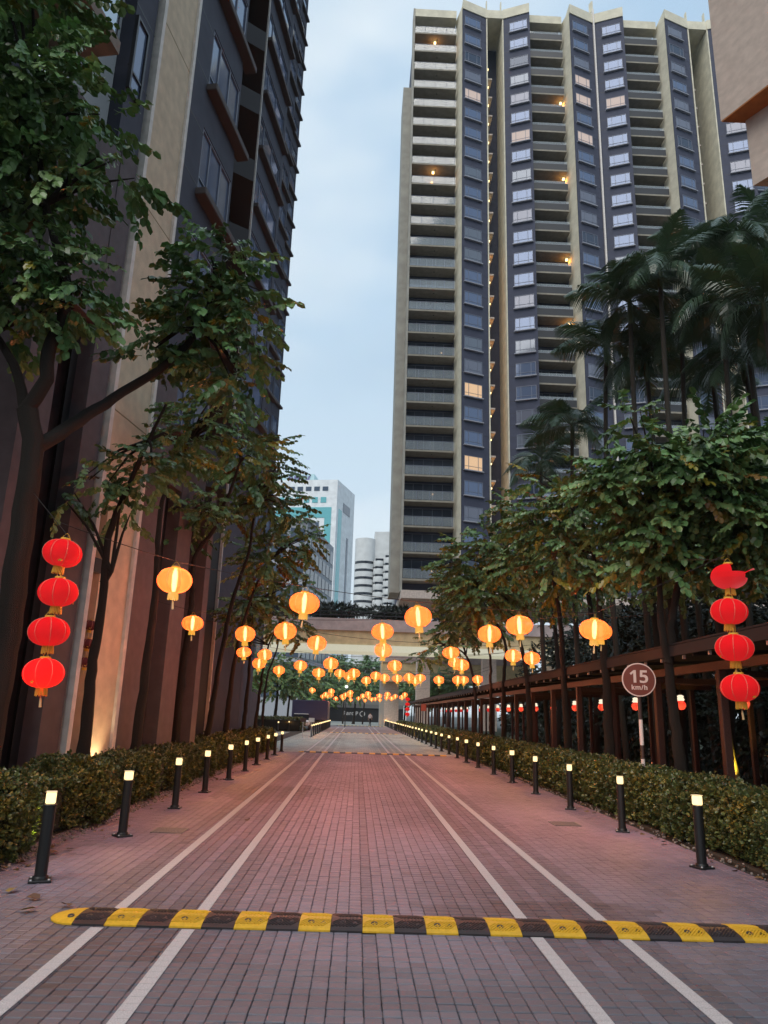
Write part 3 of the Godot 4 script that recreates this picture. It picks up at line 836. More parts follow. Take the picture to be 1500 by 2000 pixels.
# ---------------------------------------------------------------- foliage
func leaf_into(b: MB, at: Vector3, dir: Vector3, up: Vector3, ln: float, wd: float) -> void:
	var s := dir.cross(up).normalized()
	var nn := s.cross(dir).normalized()
	if nn.y < 0: nn = -nn
	var m1 := at + dir * ln * 0.38 - nn * ln * 0.03
	var tip := at + dir * ln - nn * ln * 0.16
	var m2 := at + dir * ln * 0.86 - nn * ln * 0.09
	for sg in [-1.0, 1.0]:
		var e1: Vector3 = at + dir * ln * 0.24 + s * sg * wd * 0.5 + nn * wd * 0.1
		var e2: Vector3 = at + dir * ln * 0.74 + s * sg * wd * 0.47 + nn * wd * 0.03
		b.flat(at, e1, m1, nn); b.flat(m1, e1, e2, nn); b.flat(m1, e2, m2, nn); b.flat(m2, e2, tip, nn)

func spray_mesh(nl: int, length: float, ln: float, wd: float, sd: int) -> ArrayMesh:
	var r := RandomNumberGenerator.new(); r.seed = sd
	var b := MB.new()
	var pts := []
	for k in 5:
		var f := k / 4.0
		pts.append(V(0, -0.22 * length * f * f, -length * f))
	b.tube(pts, [0.005, 0.003], 3, false)
	for k in nl:
		var f := 0.12 + 0.88 * k / (nl - 1.0)
		var at := V(0, -0.22 * length * f * f, -length * f)
		var sg := -1.0 if k % 2 else 1.0
		var dir := V(sg * r.randf_range(0.4, 0.9), r.randf_range(-0.95, -0.1), -r.randf_range(0.3, 1.0)).normalized()
		if k == nl - 1: dir = V(0, -0.4, -1).normalized()
		leaf_into(b, at, dir, V(r.randf_range(-0.3, 0.3), 1, r.randf_range(-0.3, 0.3)), ln * r.randf_range(0.75, 1.15), wd * r.randf_range(0.75, 1.1))
	return b.mesh()

var sprays := []
func green(warm: float) -> Color:
	var k := rng.randf_range(0.5, 1.5)
	var c := Color(0.11, 0.21, 0.075)
	if rng.randf() < warm * 0.75: c = Color(0.22, 0.20, 0.03) if rng.randf() < 0.8 else Color(0.15, 0.085, 0.02)
	elif rng.randf() < 0.35: c = Color(0.17, 0.27, 0.10)
	return Color(c.r * k, c.g * k, c.b * k)

# clusters: centre, (rh, rv, 0), ...
func crown(parent: Node3D, cl: Array, dens: float, size: float, warm: float, singles := 0) -> void:
	if sprays.is_empty():
		for k in 3: sprays.append(spray_mesh(12, 0.46, 0.112, 0.092, 40 + k))
	var xf := [[], [], []]; var cs := [[], [], []]
	var lone := []
	for i in range(0, cl.size(), 2):
		var c: Vector3 = cl[i]; var r: Vector3 = cl[i + 1]
		var cnt := int(1.2 * dens * r.x * r.x * (r.y + 0.35 * r.x) * 9.0 + dens * 14.0 * r.x * r.y)
		for k in cnt:
			var d := V(rng.randfn(), rng.randfn(), rng.randfn()).normalized()
			var q := pow(rng.randf(), 0.45) * rng.randf_range(0.8, 1.18)
			var p := c + V(d.x * r.x, d.y * r.y, d.z * r.x) * q
			var out := V(d.x, d.y * 0.35 - 0.12, d.z)
			out = (out + V(rng.randfn(), rng.randfn() * 0.4, rng.randfn()) * 0.45).normalized()
			var bs := Basis.looking_at(out, Vector3.UP).rotated(out, rng.randf_range(-0.7, 0.7))
			bs = bs.scaled(Vector3.ONE * size * rng.randf_range(0.75, 1.2))
			var w := k % 3
			xf[w].append(Transform3D(bs, p)); cs[w].append(green(warm * (1.6 if d.y < -0.2 else 0.5)))
			if singles > 0 and d.z > 0.15 and rng.randf() < 0.5: lone.append(Transform3D(bs.orthonormalized(), p + out * 0.1))
	var cr: Node = null
	for w in 3:
		var o := multi("crown", sprays[w], M.leaf, xf[w], cs[w], parent)
		if cr == null: cr = o
	if singles > 0:
		var lb := MB.new(); leaf_into(lb, Vector3.ZERO, V(0, -0.35, -1).normalized(), Vector3.UP, 0.16, 0.12); var lmesh := lb.mesh()
		for k in mini(singles, lone.size()):
			var x: Transform3D = lone[(k * 7) % lone.size()]
			put("leaf", lmesh, leaf_mats[k % leaf_mats.size()], cr, x.origin, x.basis)

var leaf_mats := []

func tree(called: String, label: String, limbs: Array, cl: Array, dens: float, size: float, warm: float, singles: int, group: String) -> void:
	var t := thing(called, label, "tree", Vector3.ZERO, 0.0, group)
	for i in limbs.size():
		var pts: Array = limbs[i][0]; var r0: float = limbs[i][1]; var r1: float = limbs[i][2]
		# smooth the path and add bends
		var cu := Curve3D.new(); cu.bake_interval = 0.3
		for k in pts.size():
			var a: Vector3 = pts[maxi(k - 1, 0)]; var e: Vector3 = pts[mini(k + 1, pts.size() - 1)]
			var tn := (e - a) * 0.17
			cu.add_point(pts[k], -tn, tn)
		var bp := cu.get_baked_points()
		var P := []; var R := []
		for k in bp.size():
			P.append(bp[k] + V(rng.randfn(), 0, rng.randfn()) * 0.008)
			var f := k / float(bp.size() - 1)
			R.append(lerpf(r0, r1, f) * (1.0 + rng.randf_range(-0.04, 0.05)) * (1.0 + (0.35 * exp(-k * 0.8) if i == 0 else 0.0)))
		var b := MB.new(); b.tube(P, R, 9)
		put("trunk" if i == 0 else "limb", b.mesh(), M.bark, t)
	# twigs from the limb tips into the clusters
	var tips := []
	for l in limbs: tips.append(l[0][-1]); tips.append(l[0][maxi(l[0].size() - 2, 0)])
	for i in range(0, cl.size(), 2):
		var b2 := MB.new()
		var best: Vector3 = tips[0]
		for q in tips:
			if q.distance_to(cl[i]) < best.distance_to(cl[i]): best = q
		for k in 3:
			var e: Vector3 = cl[i] + V(rng.randf_range(-0.6, 0.6) * cl[i + 1].x, rng.randf_range(-0.2, 0.6) * cl[i + 1].y, rng.randf_range(-0.6, 0.6) * cl[i + 1].x)
			var mid := best.lerp(e, 0.5) + V(0, 0.12, 0)
			b2.tube([best, mid, e], [0.035, 0.022, 0.008], 5, false)
		put("branch", b2.mesh(), M.bark, t)
	crown(t, cl, dens, size, warm, singles)

func trees() -> void:
	for k in 4:
		var m := mat("single_leaf_%d" % k, 0.028 + 0.012 * k, 0.058 + 0.012 * k, 0.022, 0.36)
		m.backlight_enabled = true; m.backlight = Color(0.32, 0.34, 0.2)
		leaf_mats.append(m)
	var g := "trees along the left hedge"
	tree("street_tree", "largest forked street tree at the left edge with a thick dark trunk", [
		[[V(-4.45, -0.05, -9.5), V(-4.33, 2.03, -9.43), V(-4.26, 3.14, -9.23), V(-4.22, 3.89, -9.13), V(-4.20, 4.54, -9.06), V(-4.23, 4.83, -9.09), V(-4.38, 5.24, -9.08)], 0.17, 0.13],
		[[V(-4.38, 5.2, -9.08), V(-4.63, 5.85, -9.03), V(-4.93, 6.27, -9.03), V(-5.14, 6.91, -8.96)], 0.075, 0.028],
		[[V(-4.39, 5.2, -9.07), V(-4.14, 5.63, -8.97), V(-4.19, 5.99, -8.98), V(-4.09, 6.36, -8.98), V(-4.01, 6.88, -8.84), V(-4.36, 7.98, -8.65), V(-4.58, 9.03, -8.48)], 0.10, 0.028],
		[[V(-4.22, 4.70, -9.08), V(-4.07, 5.00, -9.35), V(-3.87, 5.46, -9.74), V(-3.58, 6.02, -10.20), V(-3.06, 6.68, -10.52), V(-2.66, 7.30, -10.55), V(-2.47, 7.98, -10.47)], 0.10, 0.03]],
		[V(-4.6, 9.6, -7.9), V(0.68, 0.8, 0), V(-3.95, 9.0, -8.2), V(0.56, 0.5, 0), V(-4.6, 8.5, -8.7), V(0.81, 0.60, 0), V(-3.4, 8.3, -8.4), V(0.34, 0.22, 0), V(-4.3, 6.9, -8.9), V(0.68, 0.54, 0), V(-4.6, 7.3, -8.5), V(0.60, 0.47, 0), V(-3.85, 6.6, -8.9), V(0.32, 0.32, 0), V(-4.9, 6.6, -9.2), V(0.40, 0.40, 0), V(-5.3, 8.8, -8.2), V(0.60, 1.07, 0), V(-5.0, 11.0, -7.9), V(0.94, 0.60, 0),
		V(-2.35, 8.15, -10.0), V(0.48, 0.40, 0), V(-2.6, 7.75, -10.4), V(0.48, 0.44, 0), V(-2.0, 7.75, -10.7), V(0.44, 0.58, 0), V(-2.9, 7.2, -10.4), V(0.44, 0.32, 0), V(-2.3, 7.1, -10.8), V(0.6, 0.46, 0), V(-3.3, 6.8, -10.4), V(0.24, 0.2, 0), V(-2.1, 6.5, -10.8), V(0.3, 0.26, 0)], 8.5, 1.12, 0.05, 280, g)
	var lt := [
		[[[[V(-4.28, 0, -12.5), V(-4.23, 0.62, -12.40), V(-4.21, 1.97, -12.24), V(-4.15, 3.17, -12.12), V(-4.15, 4.25, -12.04), V(-3.97, 5.04, -12.03), V(-3.65, 5.90, -11.89), V(-3.40, 6.53, -11.82)], 0.115, 0.022], [[V(-4.17, 3.5, -12.1), V(-4.05, 3.68, -12.06)], 0.06, 0.028]],
			[V(-3.6, 5.3, -11.8), V(0.55, 0.40, 0), V(-4.4, 5.2, -12.2), V(0.45, 0.34, 0), V(-3.4, 5.9, -12.3), V(0.48, 0.40, 0), V(-4.8, 4.9, -12.1), V(0.33, 0.2, 0), V(-4.1, 4.8, -12.5), V(0.36, 0.22, 0)], 5.5, 1.0, 0.10, 150, "slim tree in front of the cream strip with a broken branch stub"],
		[[[[V(-4.3, 0, -15.2), V(-4.23, 0.56, -15.11), V(-4.09, 2.37, -14.83), V(-4.04, 4.04, -14.68), V(-4.10, 5.38, -14.63), V(-3.95, 6.14, -14.63), V(-3.63, 6.89, -14.52)], 0.11, 0.028]],
			[V(-3.4, 7.1, -14.1), V(0.66, 0.58, 0), V(-2.9, 7.5, -14.3), V(0.58, 0.58, 0), V(-3.9, 6.7, -15.0), V(0.55, 0.55, 0), V(-2.8, 6.7, -14.3), V(0.5, 0.48, 0)], 4.6, 1.0, 0.12, 0, "straight slim tree between the second and third left bollards"],
		[[[[V(-4.3, 0, -18.5), V(-4.24, 0.47, -18.45), V(-4.15, 2.09, -18.11), V(-4.02, 3.74, -17.87), V(-4.00, 5.05, -17.62), V(-3.58, 5.82, -17.61), V(-3.02, 7.38, -17.17)], 0.12, 0.028], [[V(-4.01, 4.4, -17.75), V(-4.30, 5.18, -17.70), V(-4.50, 5.67, -17.67)], 0.05, 0.03]],
			[V(-3.8, 6.1, -17.1), V(0.80, 0.42, 0), V(-4.4, 5.7, -17.7), V(0.66, 0.38, 0), V(-3.6, 6.5, -17.9), V(0.58, 0.44, 0), V(-2.9, 7.5, -16.9), V(0.7, 0.7, 0)], 4.2, 1.1, 0.14, 0, "leaning tree lit at its foot behind the third left bollard"],
		[[[[V(-4.3, 0, -22.1), V(-4.21, 0.42, -21.99), V(-3.89, 2.92, -21.51), V(-3.63, 4.62, -21.25), V(-3.28, 5.94, -21.09), V(-3.13, 7.38, -20.80)], 0.10, 0.028]],
			[V(-3.2, 7.9, -20.1), V(0.8, 0.8, 0), V(-2.7, 8.5, -20.5), V(0.6, 0.8, 0), V(-2.9, 7.5, -21.3), V(0.8, 0.8, 0), V(-3.7, 6.9, -20.7), V(0.55, 0.55, 0), V(-2.3, 7.2, -21.1), V(0.5, 0.7, 0)], 3.6, 1.15, 0.16, 0, "fifth left tree with a tall crown against the sky"],
		[[[[V(-4.3, 0, -25.3), V(-4.21, 0.42, -25.20), V(-4.00, 3.12, -24.67), V(-3.58, 5.08, -24.34), V(-3.15, 6.26, -24.21)], 0.11, 0.028]],
			[V(-2.8, 6.5, -23.5), V(0.92, 0.92, 0), V(-3.5, 6.2, -24.2), V(0.8, 0.8, 0), V(-2.2, 7.2, -24.5), V(0.6, 0.8, 0), V(-1.8, 7.0, -23.7), V(0.42, 0.6, 0)], 3.2, 1.2, 0.16, 0, "sixth left tree whose crown half hides the office block"],
		[[[[V(-4.25, 0, -29.1), V(-4.21, 0.43, -29.03), V(-4.05, 2.82, -28.48), V(-4.07, 4.49, -28.24), V(-3.93, 5.43, -28.09)], 0.10, 0.028]],
			[V(-4.2, 5.3, -27.4), V(0.9, 0.66, 0), V(-3.4, 5.7, -28.0), V(1.05, 0.7, 0), V(-4.6, 5.1, -28.4), V(0.6, 0.76, 0), V(-2.5, 6.2, -27.5), V(0.8, 0.7, 0)], 3.0, 1.3, 0.3, 0, "seventh left tree with yellow lit lower leaves"],
		[[[[V(-4.25, 0, -32.3), V(-4.20, 0.42, -32.25), V(-3.96, 2.97, -31.65), V(-3.75, 4.22, -31.52), V(-3.36, 5.05, -31.28)], 0.09, 0.028]],
			[V(-3.0, 5.0, -30.5), V(0.8, 0.5, 0), V(-5.2, 4.3, -31.6), V(0.4, 0.8, 0)], 3.0, 1.3, 0.5, 0, "eighth left tree with a small hanging clump of yellow leaves"],
		[[[[V(-4.25, 0, -34.8), V(-4.20, 0.45, -34.72), V(-4.07, 2.86, -34.17), V(-3.68, 4.20, -33.90), V(-3.59, 4.87, -33.72)], 0.08, 0.028]],
			[V(-3.5, 5.3, -33.7), V(0.8, 0.5, 0), V(-2.7, 5.0, -34.0), V(0.5, 0.4, 0)], 3.0, 1.3, 0.3, 0, "last thin tree of the left row beside the cross street"]]
	for q in lt: tree("street_tree", q[6], q[0], q[1], q[2], q[3], q[4], q[5], g)
	g = "trees along the right hedge"
	var rt := [
		[[[[V(5.7, 0, -13.5), V(5.63, 0.72, -13.45), V(5.54, 1.88, -13.35), V(5.44, 2.66, -13.24), V(5.34, 3.28, -13.18), V(5.40, 4.22, -13.24), V(5.46, 5.35, -13.14)], 0.12, 0.028], [[V(5.45, 2.6, -13.24), V(5.66, 3.67, -13.28), V(5.96, 4.63, -13.32), V(6.39, 5.61, -13.25)], 0.085, 0.028]],
			[V(5.3, 6.2, -12.7), V(0.95, 0.42, 0), V(6.5, 6.5, -12.9), V(1.0, 0.42, 0), V(7.4, 6.3, -13.3), V(0.6, 0.7, 0), V(6.0, 5.7, -13.0), V(1.25, 0.55, 0), V(4.8, 5.9, -13.3), V(0.72, 0.48, 0), V(6.9, 5.2, -12.9), V(0.76, 0.5, 0), V(5.4, 5.1, -13.3), V(0.8, 0.46, 0), V(6.6, 5.0, -13.7), V(0.86, 0.4, 0), V(5.1, 4.5, -13.3), V(0.5, 0.3, 0), V(6.0, 4.5, -13.6), V(0.5, 0.3, 0), V(4.8, 6.9, -12.5), V(0.26, 0.30, 0), V(6.3, 6.8, -12.8), V(0.24, 0.19, 0), V(8.2, 5.6, -13.2), V(0.8, 0.6, 0)], 8.0, 1.3, 0.12, 260, "nearest right tree, broad layered crown above the speed sign"],
		[[[[V(5.6, 0, -17.0), V(5.56, 0.72, -16.98), V(5.47, 2.45, -16.72), V(5.38, 3.90, -16.64), V(5.26, 5.30, -16.58), V(4.98, 6.27, -16.63)], 0.125, 0.028]],
			[V(4.9, 6.4, -16.2), V(0.8, 0.55, 0), V(4.4, 6.1, -16.7), V(0.78, 0.6, 0), V(5.4, 5.9, -17.2), V(0.9, 0.6, 0), V(4.7, 5.2, -16.7), V(0.9, 0.66, 0), V(4.2, 7.0, -16.7), V(0.44, 0.3, 0), V(5.3, 5.0, -16.5), V(0.5, 0.44, 0)], 4.5, 1.1, 0.3, 120, "second right tree with rusty yellow undersides left of the speed sign"],
		[[[[V(5.6, 0, -20.3), V(5.53, 0.65, -20.21), V(5.40, 2.45, -19.93), V(5.31, 4.31, -19.85), V(5.13, 5.57, -19.93), V(4.79, 6.42, -19.91)], 0.11, 0.028]],
			[V(4.7, 6.3, -19.4), V(0.8, 0.66, 0), V(4.3, 7.1, -19.7), V(0.6, 0.45, 0), V(5.5, 5.4, -20.7), V(0.9, 0.72, 0), V(4.1, 5.8, -19.8), V(0.6, 0.66, 0)], 4.6, 1.25, 0.2, 0, "third right tree rising between the pergola and the road"],
		[[[[V(5.55, 0, -24.6), V(5.50, 0.72, -24.54), V(5.43, 2.76, -24.41), V(5.14, 4.39, -24.49), V(4.49, 6.25, -24.53)], 0.11, 0.028]],
			[V(4.2, 7.1, -23.7), V(1.0, 0.6, 0), V(3.6, 6.5, -24.5), V(0.8, 0.8, 0), V(4.9, 6.4, -25.1), V(1.0, 1.0, 0), V(3.9, 5.5, -24.4), V(1.1, 0.8, 0), V(5.3, 5.5, -25.0), V(0.8, 0.6, 0)], 4.2, 1.35, 0.14, 0, "fourth right tree with a rounded green crown before the balconies"],
		[[[[V(5.5, 0, -28.8), V(5.48, 0.72, -28.69), V(5.45, 2.93, -28.51), V(5.49, 4.45, -28.51), V(4.66, 6.02, -28.73)], 0.11, 0.028]],
			[V(3.8, 5.7, -28.1), V(0.9, 0.9, 0), V(3.5, 6.8, -28.6), V(0.6, 0.9, 0), V(4.8, 5.2, -29.7), V(0.95, 0.66, 0), V(3.5, 4.8, -28.7), V(0.7, 0.5, 0)], 4.0, 1.35, 0.14, 0, "fifth right tree whose crown leans over the road"],
		[[[[V(5.5, 0, -31.4), V(5.47, 0.72, -31.38), V(5.40, 3.03, -31.07), V(5.34, 4.26, -31.05), V(4.80, 5.50, -30.94)], 0.10, 0.028]],
			[V(4.9, 5.9, -31.0), V(0.9, 0.7, 0), V(5.6, 5.4, -31.6), V(0.8, 0.6, 0)], 3.0, 1.3, 0.2, 0, "sixth right tree, thin, near the cross street"],
		[[[[V(5.5, 0, -35.7), V(5.46, 0.69, -35.64), V(5.41, 2.74, -35.29), V(5.00, 4.36, -35.39), V(4.02, 4.80, -35.29)], 0.10, 0.028]],
			[V(3.6, 4.7, -34.5), V(0.9, 0.5, 0), V(2.9, 4.2, -35.5), V(0.55, 0.4, 0), V(5.0, 5.6, -35.4), V(0.9, 0.7, 0)], 3.0, 1.3, 0.05, 0, "seventh right tree with dark leaves hanging below the bridge line"]]
	for q in rt: tree("street_tree", q[6], q[0], q[1], q[2], q[3], q[4], q[5], g)
	# far trees seen under and beside the bridge
	var fl := ["wide dark tree behind the hoarding under the bridge", "dark tree at the centre under the bridge", "dark tree right of the far pillar", "far tree at the left end of the side street", "tall dark tree left of the side street", "leafy tree beyond the bridge on the left", "tall tree behind the end wall at its left end", "tall tree behind the end wall left of centre", "tall tree behind the end wall at its middle", "tall tree behind the end wall right of centre", "tall tree behind the far pillar"]
	var fp := [V(-5.0, 5.2, -96), V(-0.5, 6.4, -118), V(10.5, 6.0, -100), V(-16, 5, -66), V(-10.5, 5.4, -58), V(-8.5, 6.0, -80), V(-13, 9, -158), V(-5, 10, -162), V(2.5, 9.5, -159), V(10, 9, -163), V(18, 9.5, -158)]
	for k in fl.size():
		var p: Vector3 = fp[k]
		tree("garden_tree", fl[k], [[[V(p.x, 0, p.z), V(p.x + 0.2, p.y * 0.5, p.z), V(p.x, p.y, p.z)], 0.2, 0.08], [[V(p.x + 1.4, 0, p.z + 1), V(p.x + 1.6, p.y * 0.6, p.z + 1)], 0.13, 0.08], [[V(p.x - 1.6, 0, p.z + 1), V(p.x - 1.5, p.y * 0.6, p.z + 1)], 0.13, 0.08]],
			[p, V(2.6, 1.6, 0), p + V(2.4, -0.9, 0.5), V(2.0, 1.3, 0), p + V(-2.4, -0.8, 0.5), V(2.0, 1.4, 0), p + V(0.4, -2.0, 1.0), V(2.2, 0.9, 0)] if k < 6 else [p, V(4.2, 3.2, 0), p + V(3, -3, 1), V(3.2, 2.6, 0), p + V(-3, -3, 1), V(3.2, 2.6, 0)], 0.9 if k < 6 else 0.5, 2.0 if k < 6 else 3.4, 0.02, 0, "garden trees far down the road")

func palms() -> void:
	var fr := []
	for k in 3:
		var b := MB.new()
		var L := 2.7
		var P := []
		var n := 9
		var droop: float = [0.9, 1.35, 0.55][k]
		for j in n:
			var f := j / float(n - 1)
			P.append(V(0, L * (0.55 * f - droop * f * f * 0.75), -L * f * (1.0 - 0.22 * f * droop)))
		b.tube(P, [0.03, 0.026, 0.022, 0.02, 0.016, 0.013, 0.01, 0.008, 0.005], 4, false)
		var r := RandomNumberGenerator.new(); r.seed = 90 + k
		for j in 42:
			var f := 0.10 + 0.89 * j / 41.0
			var q := f * (n - 1)
			var i0 := mini(int(q), n - 2)
			var at: Vector3 = P[i0].lerp(P[i0 + 1], q - i0)
			var tn: Vector3 = (P[i0 + 1] - P[i0]).normalized()
			var ll := 0.92 * (sin(PI * clampf(f * 0.9 + 0.12, 0, 1)) * 0.8 + 0.2)
			for sg in [-1.0, 1.0]:
				var d := (V(sg * 0.85, -0.15 - r.randf() * 0.35, 0) + tn * 0.65).normalized()
				var w := tn * 0.026
				var mid := at + d * ll * 0.55 + V(0, 0.03, 0)
				var tip := at + d * ll + V(0, -ll * 0.32, 0)
				b.flat(at - w, at + w, mid + w * 0.9, Vector3.UP); b.flat(at - w, mid + w * 0.9, mid - w * 0.9, Vector3.UP)
				b.flat(mid - w * 0.9, mid + w * 0.9, tip, Vector3.UP)
		fr.append(b.mesh())
	var lab := ["palm with the brightest fronds just under the corner building", "palm behind the topmost one, right of the tower's last bay", "palm with a wide dark crown in the middle of the clump", "palm at the left of the upper clump before the balconies", "palm on a tall bare trunk right of centre in the clump", "palm at the right edge of the photo, middle height", "palm deep in the clump with shaded fronds", "lower palm at the left side of the clump", "lower palm in the middle above the broad tree", "lower palm near the right edge above the broad tree", "small palm left of the clump in front of slate wall", "lowest left palm above the rounded tree crown", "palm at back with drooping fronds on the right", "palm partly hidden behind the right edge at the top"]
	var pos := [V(12.9, 18.8, -23.0), V(13.4, 20.7, -26.6), V(10.3, 17.7, -23.4), V(9.6, 17.1, -24.6), V(12.1, 15.9, -22.7), V(12.5, 15.0, -20.9), V(12.0, 16.6, -25.7), V(9.7, 16.9, -27.7), V(11.0, 15.9, -26.9), V(13.4, 14.6, -24.1), V(9.0, 14.5, -30.5), V(8.4, 13.8, -33.8), V(14.2, 15.8, -27.9), V(15.5, 21.0, -25.4)]
	# crowns stand a little below the pixel centres measured on the fronds
	for i in pos.size():
		var p: Vector3 = pos[i] - V(0, 0.4, 0)
		var t := thing("palm_tree", lab[i], "palm tree", V(p.x, 0, p.z), 0.0, "palms in the garden behind the pergola")
		var b := MB.new()
		var sway := V(rng.randf_range(-0.3, 0.3), 0, rng.randf_range(-0.3, 0.3))
		var P := []; var R := []
		for k in 12:
			var f := k / 11.0
			P.append(V(0, p.y * f, 0) + sway * sin(f * PI)); R.append(lerpf(0.12, 0.075, f))
		b.tube(P, R, 8); put("trunk", b.mesh(), M.palm_bark, t)
		b = MB.new(); b.lathe([Vector2(0.07, -0.9), Vector2(0.11, -0.6), Vector2(0.08, 0.1), Vector2(0.0, 0.3)], 8, V(0, p.y, 0)); put("crownshaft", b.mesh(), mat("crownshaft", 0.06, 0.085, 0.035, 0.5), t)
		var nf := 13
		var o := rng.randf() * TAU
		for k in nf:
			var a := o + TAU * k * 0.382
			var lift := 0.75 - 1.25 * (k / float(nf - 1))
			var bs := Basis(Vector3.UP, a) * Basis(Vector3.RIGHT, lift) * Basis(Vector3.BACK, rng.randf_range(-0.3, 0.3))
			put("frond", fr[k % 3], M.palm_leaf, t, V(0, p.y, 0), bs.scaled(Vector3.ONE * rng.randf_range(0.85, 1.1)))

func plant_mass(called: String, label: String, category: String, cl: Array, count: int, size: float, cols: Array) -> Node3D:
	var t := thing(called, label, category)
	if sprays.is_empty():
		for k in 3: sprays.append(spray_mesh(12, 0.46, 0.112, 0.092, 40 + k))
	var vol := 0.0
	for i in range(0, cl.size(), 2): vol += cl[i + 1].x * cl[i + 1].y + cl[i + 1].z * 0.3
	var xf := []; var cs := []
	for i in range(0, cl.size(), 2):
		var c: Vector3 = cl[i]; var r: Vector3 = cl[i + 1]
		for k in int(count * (r.x * r.y + r.z * 0.3) / vol):
			var d := V(rng.randfn(), rng.randfn(), rng.randfn()).normalized()
			var q := pow(rng.randf(), 0.4)
			var p := c + V(d.x * r.x, d.y * r.y, d.z * r.z) * q
			if p.y < 0.05: continue
			var out := (d + V(rng.randfn(), rng.randfn(), rng.randfn()) * 0.6).normalized()
			if absf(out.y) > 0.97: out = V(0.5, 0.5, 0.5).normalized()
			xf.append(Transform3D(Basis.looking_at(out, Vector3.UP).scaled(Vector3.ONE * size / 0.46 * rng.randf_range(0.7, 1.3)), p))
			var cc: Color = cols[rng.randi() % cols.size()]; var kk := rng.randf_range(0.6, 1.4)
			cs.append(Color(cc.r * kk, cc.g * kk, cc.b * kk))
	multi("leaves", sprays[0], M.leaf, xf, cs, t)
	return t

func hedge(label: String, x0: float, x1: float, z0: float, z1: float, h: float, dens: float, lump: float) -> void:
	var t := thing("hedge", label, "hedge")
	var cb := MB.new(); var ln := z0 - z1
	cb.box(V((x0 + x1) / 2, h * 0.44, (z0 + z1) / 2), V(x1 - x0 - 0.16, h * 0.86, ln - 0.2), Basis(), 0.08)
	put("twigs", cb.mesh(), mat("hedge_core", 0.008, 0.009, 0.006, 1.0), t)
	var lb := MB.new()
	var r := RandomNumberGenerator.new(); r.seed = 3
	for k in 8:
		var d := V(r.randfn(), r.randf_range(-0.2, 1.0), r.randfn()).normalized()
		leaf_into(lb, d * 0.02, d, V(r.randfn(), 1, r.randfn()).normalized(), 0.042, 0.026)
	var lm := lb.mesh()
	var nz := FastNoiseLite.new(); nz.seed = 4; nz.frequency = 0.8
	var xf := []; var cs := []
	var road_side := x1 if x0 < 0 else x0
	var sg := 1.0 if x0 < 0 else -1.0
	var z := z0
	while z > z1:
		var far := clampf((-z - 5.0) / 30.0, 0.0, 1.0)
		var sc := 0.9 + far * 1.5
		var per := dens / (sc * sc)
		var step := 0.5
		var nside := int(per * h * step); var ntop := int(per * (x1 - x0) * step)
		for k in nside + ntop:
			var zz := z - rng.randf() * step
			var wob := nz.get_noise_2d(zz * 1.0, x0 * 3.0) * lump + (0.07 * cos(zz * 2.31 + 0.6) - 0.04) * lump / 0.16
			var p: Vector3
			if k < nside:
				var y := rng.randf_range(0.04, h + wob * 0.4)
				p = V(road_side + sg * (wob + 0.05 * sin(y / h * PI)) + rng.randfn() * 0.025 - sg * maxf(0.0, y / h - 0.8) * 0.2, y, zz)
			else:
				p = V(rng.randf_range(x0, x1), h + wob * 0.5 + rng.randfn() * 0.03, zz)
			xf.append(Transform3D(Basis.from_euler(V(rng.randf_range(-0.7, 0.7), rng.randf() * TAU, rng.randf_range(-0.7, 0.7))).scaled(Vector3.ONE * sc * rng.randf_range(0.8, 1.3)), p))
			var q := rng.randf_range(0.5, 1.5)
			var c := Color(0.075, 0.10, 0.034) if rng.randf() < 0.7 else Color(0.15, 0.145, 0.045)
			cs.append(Color(c.r * q, c.g * q, c.b * q))
		z -= step
	multi("leaves", lm, M.leaf, xf, cs, t)

func hedges() -> void:
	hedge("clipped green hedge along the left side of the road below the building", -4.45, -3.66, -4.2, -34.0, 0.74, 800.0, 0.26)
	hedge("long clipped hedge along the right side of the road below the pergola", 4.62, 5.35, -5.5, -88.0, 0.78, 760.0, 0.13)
	hedge("low clipped hedge across the side street on the left", -9.5, -4.7, -66.0, -69.0, 1.0, 200.0, 0.2)

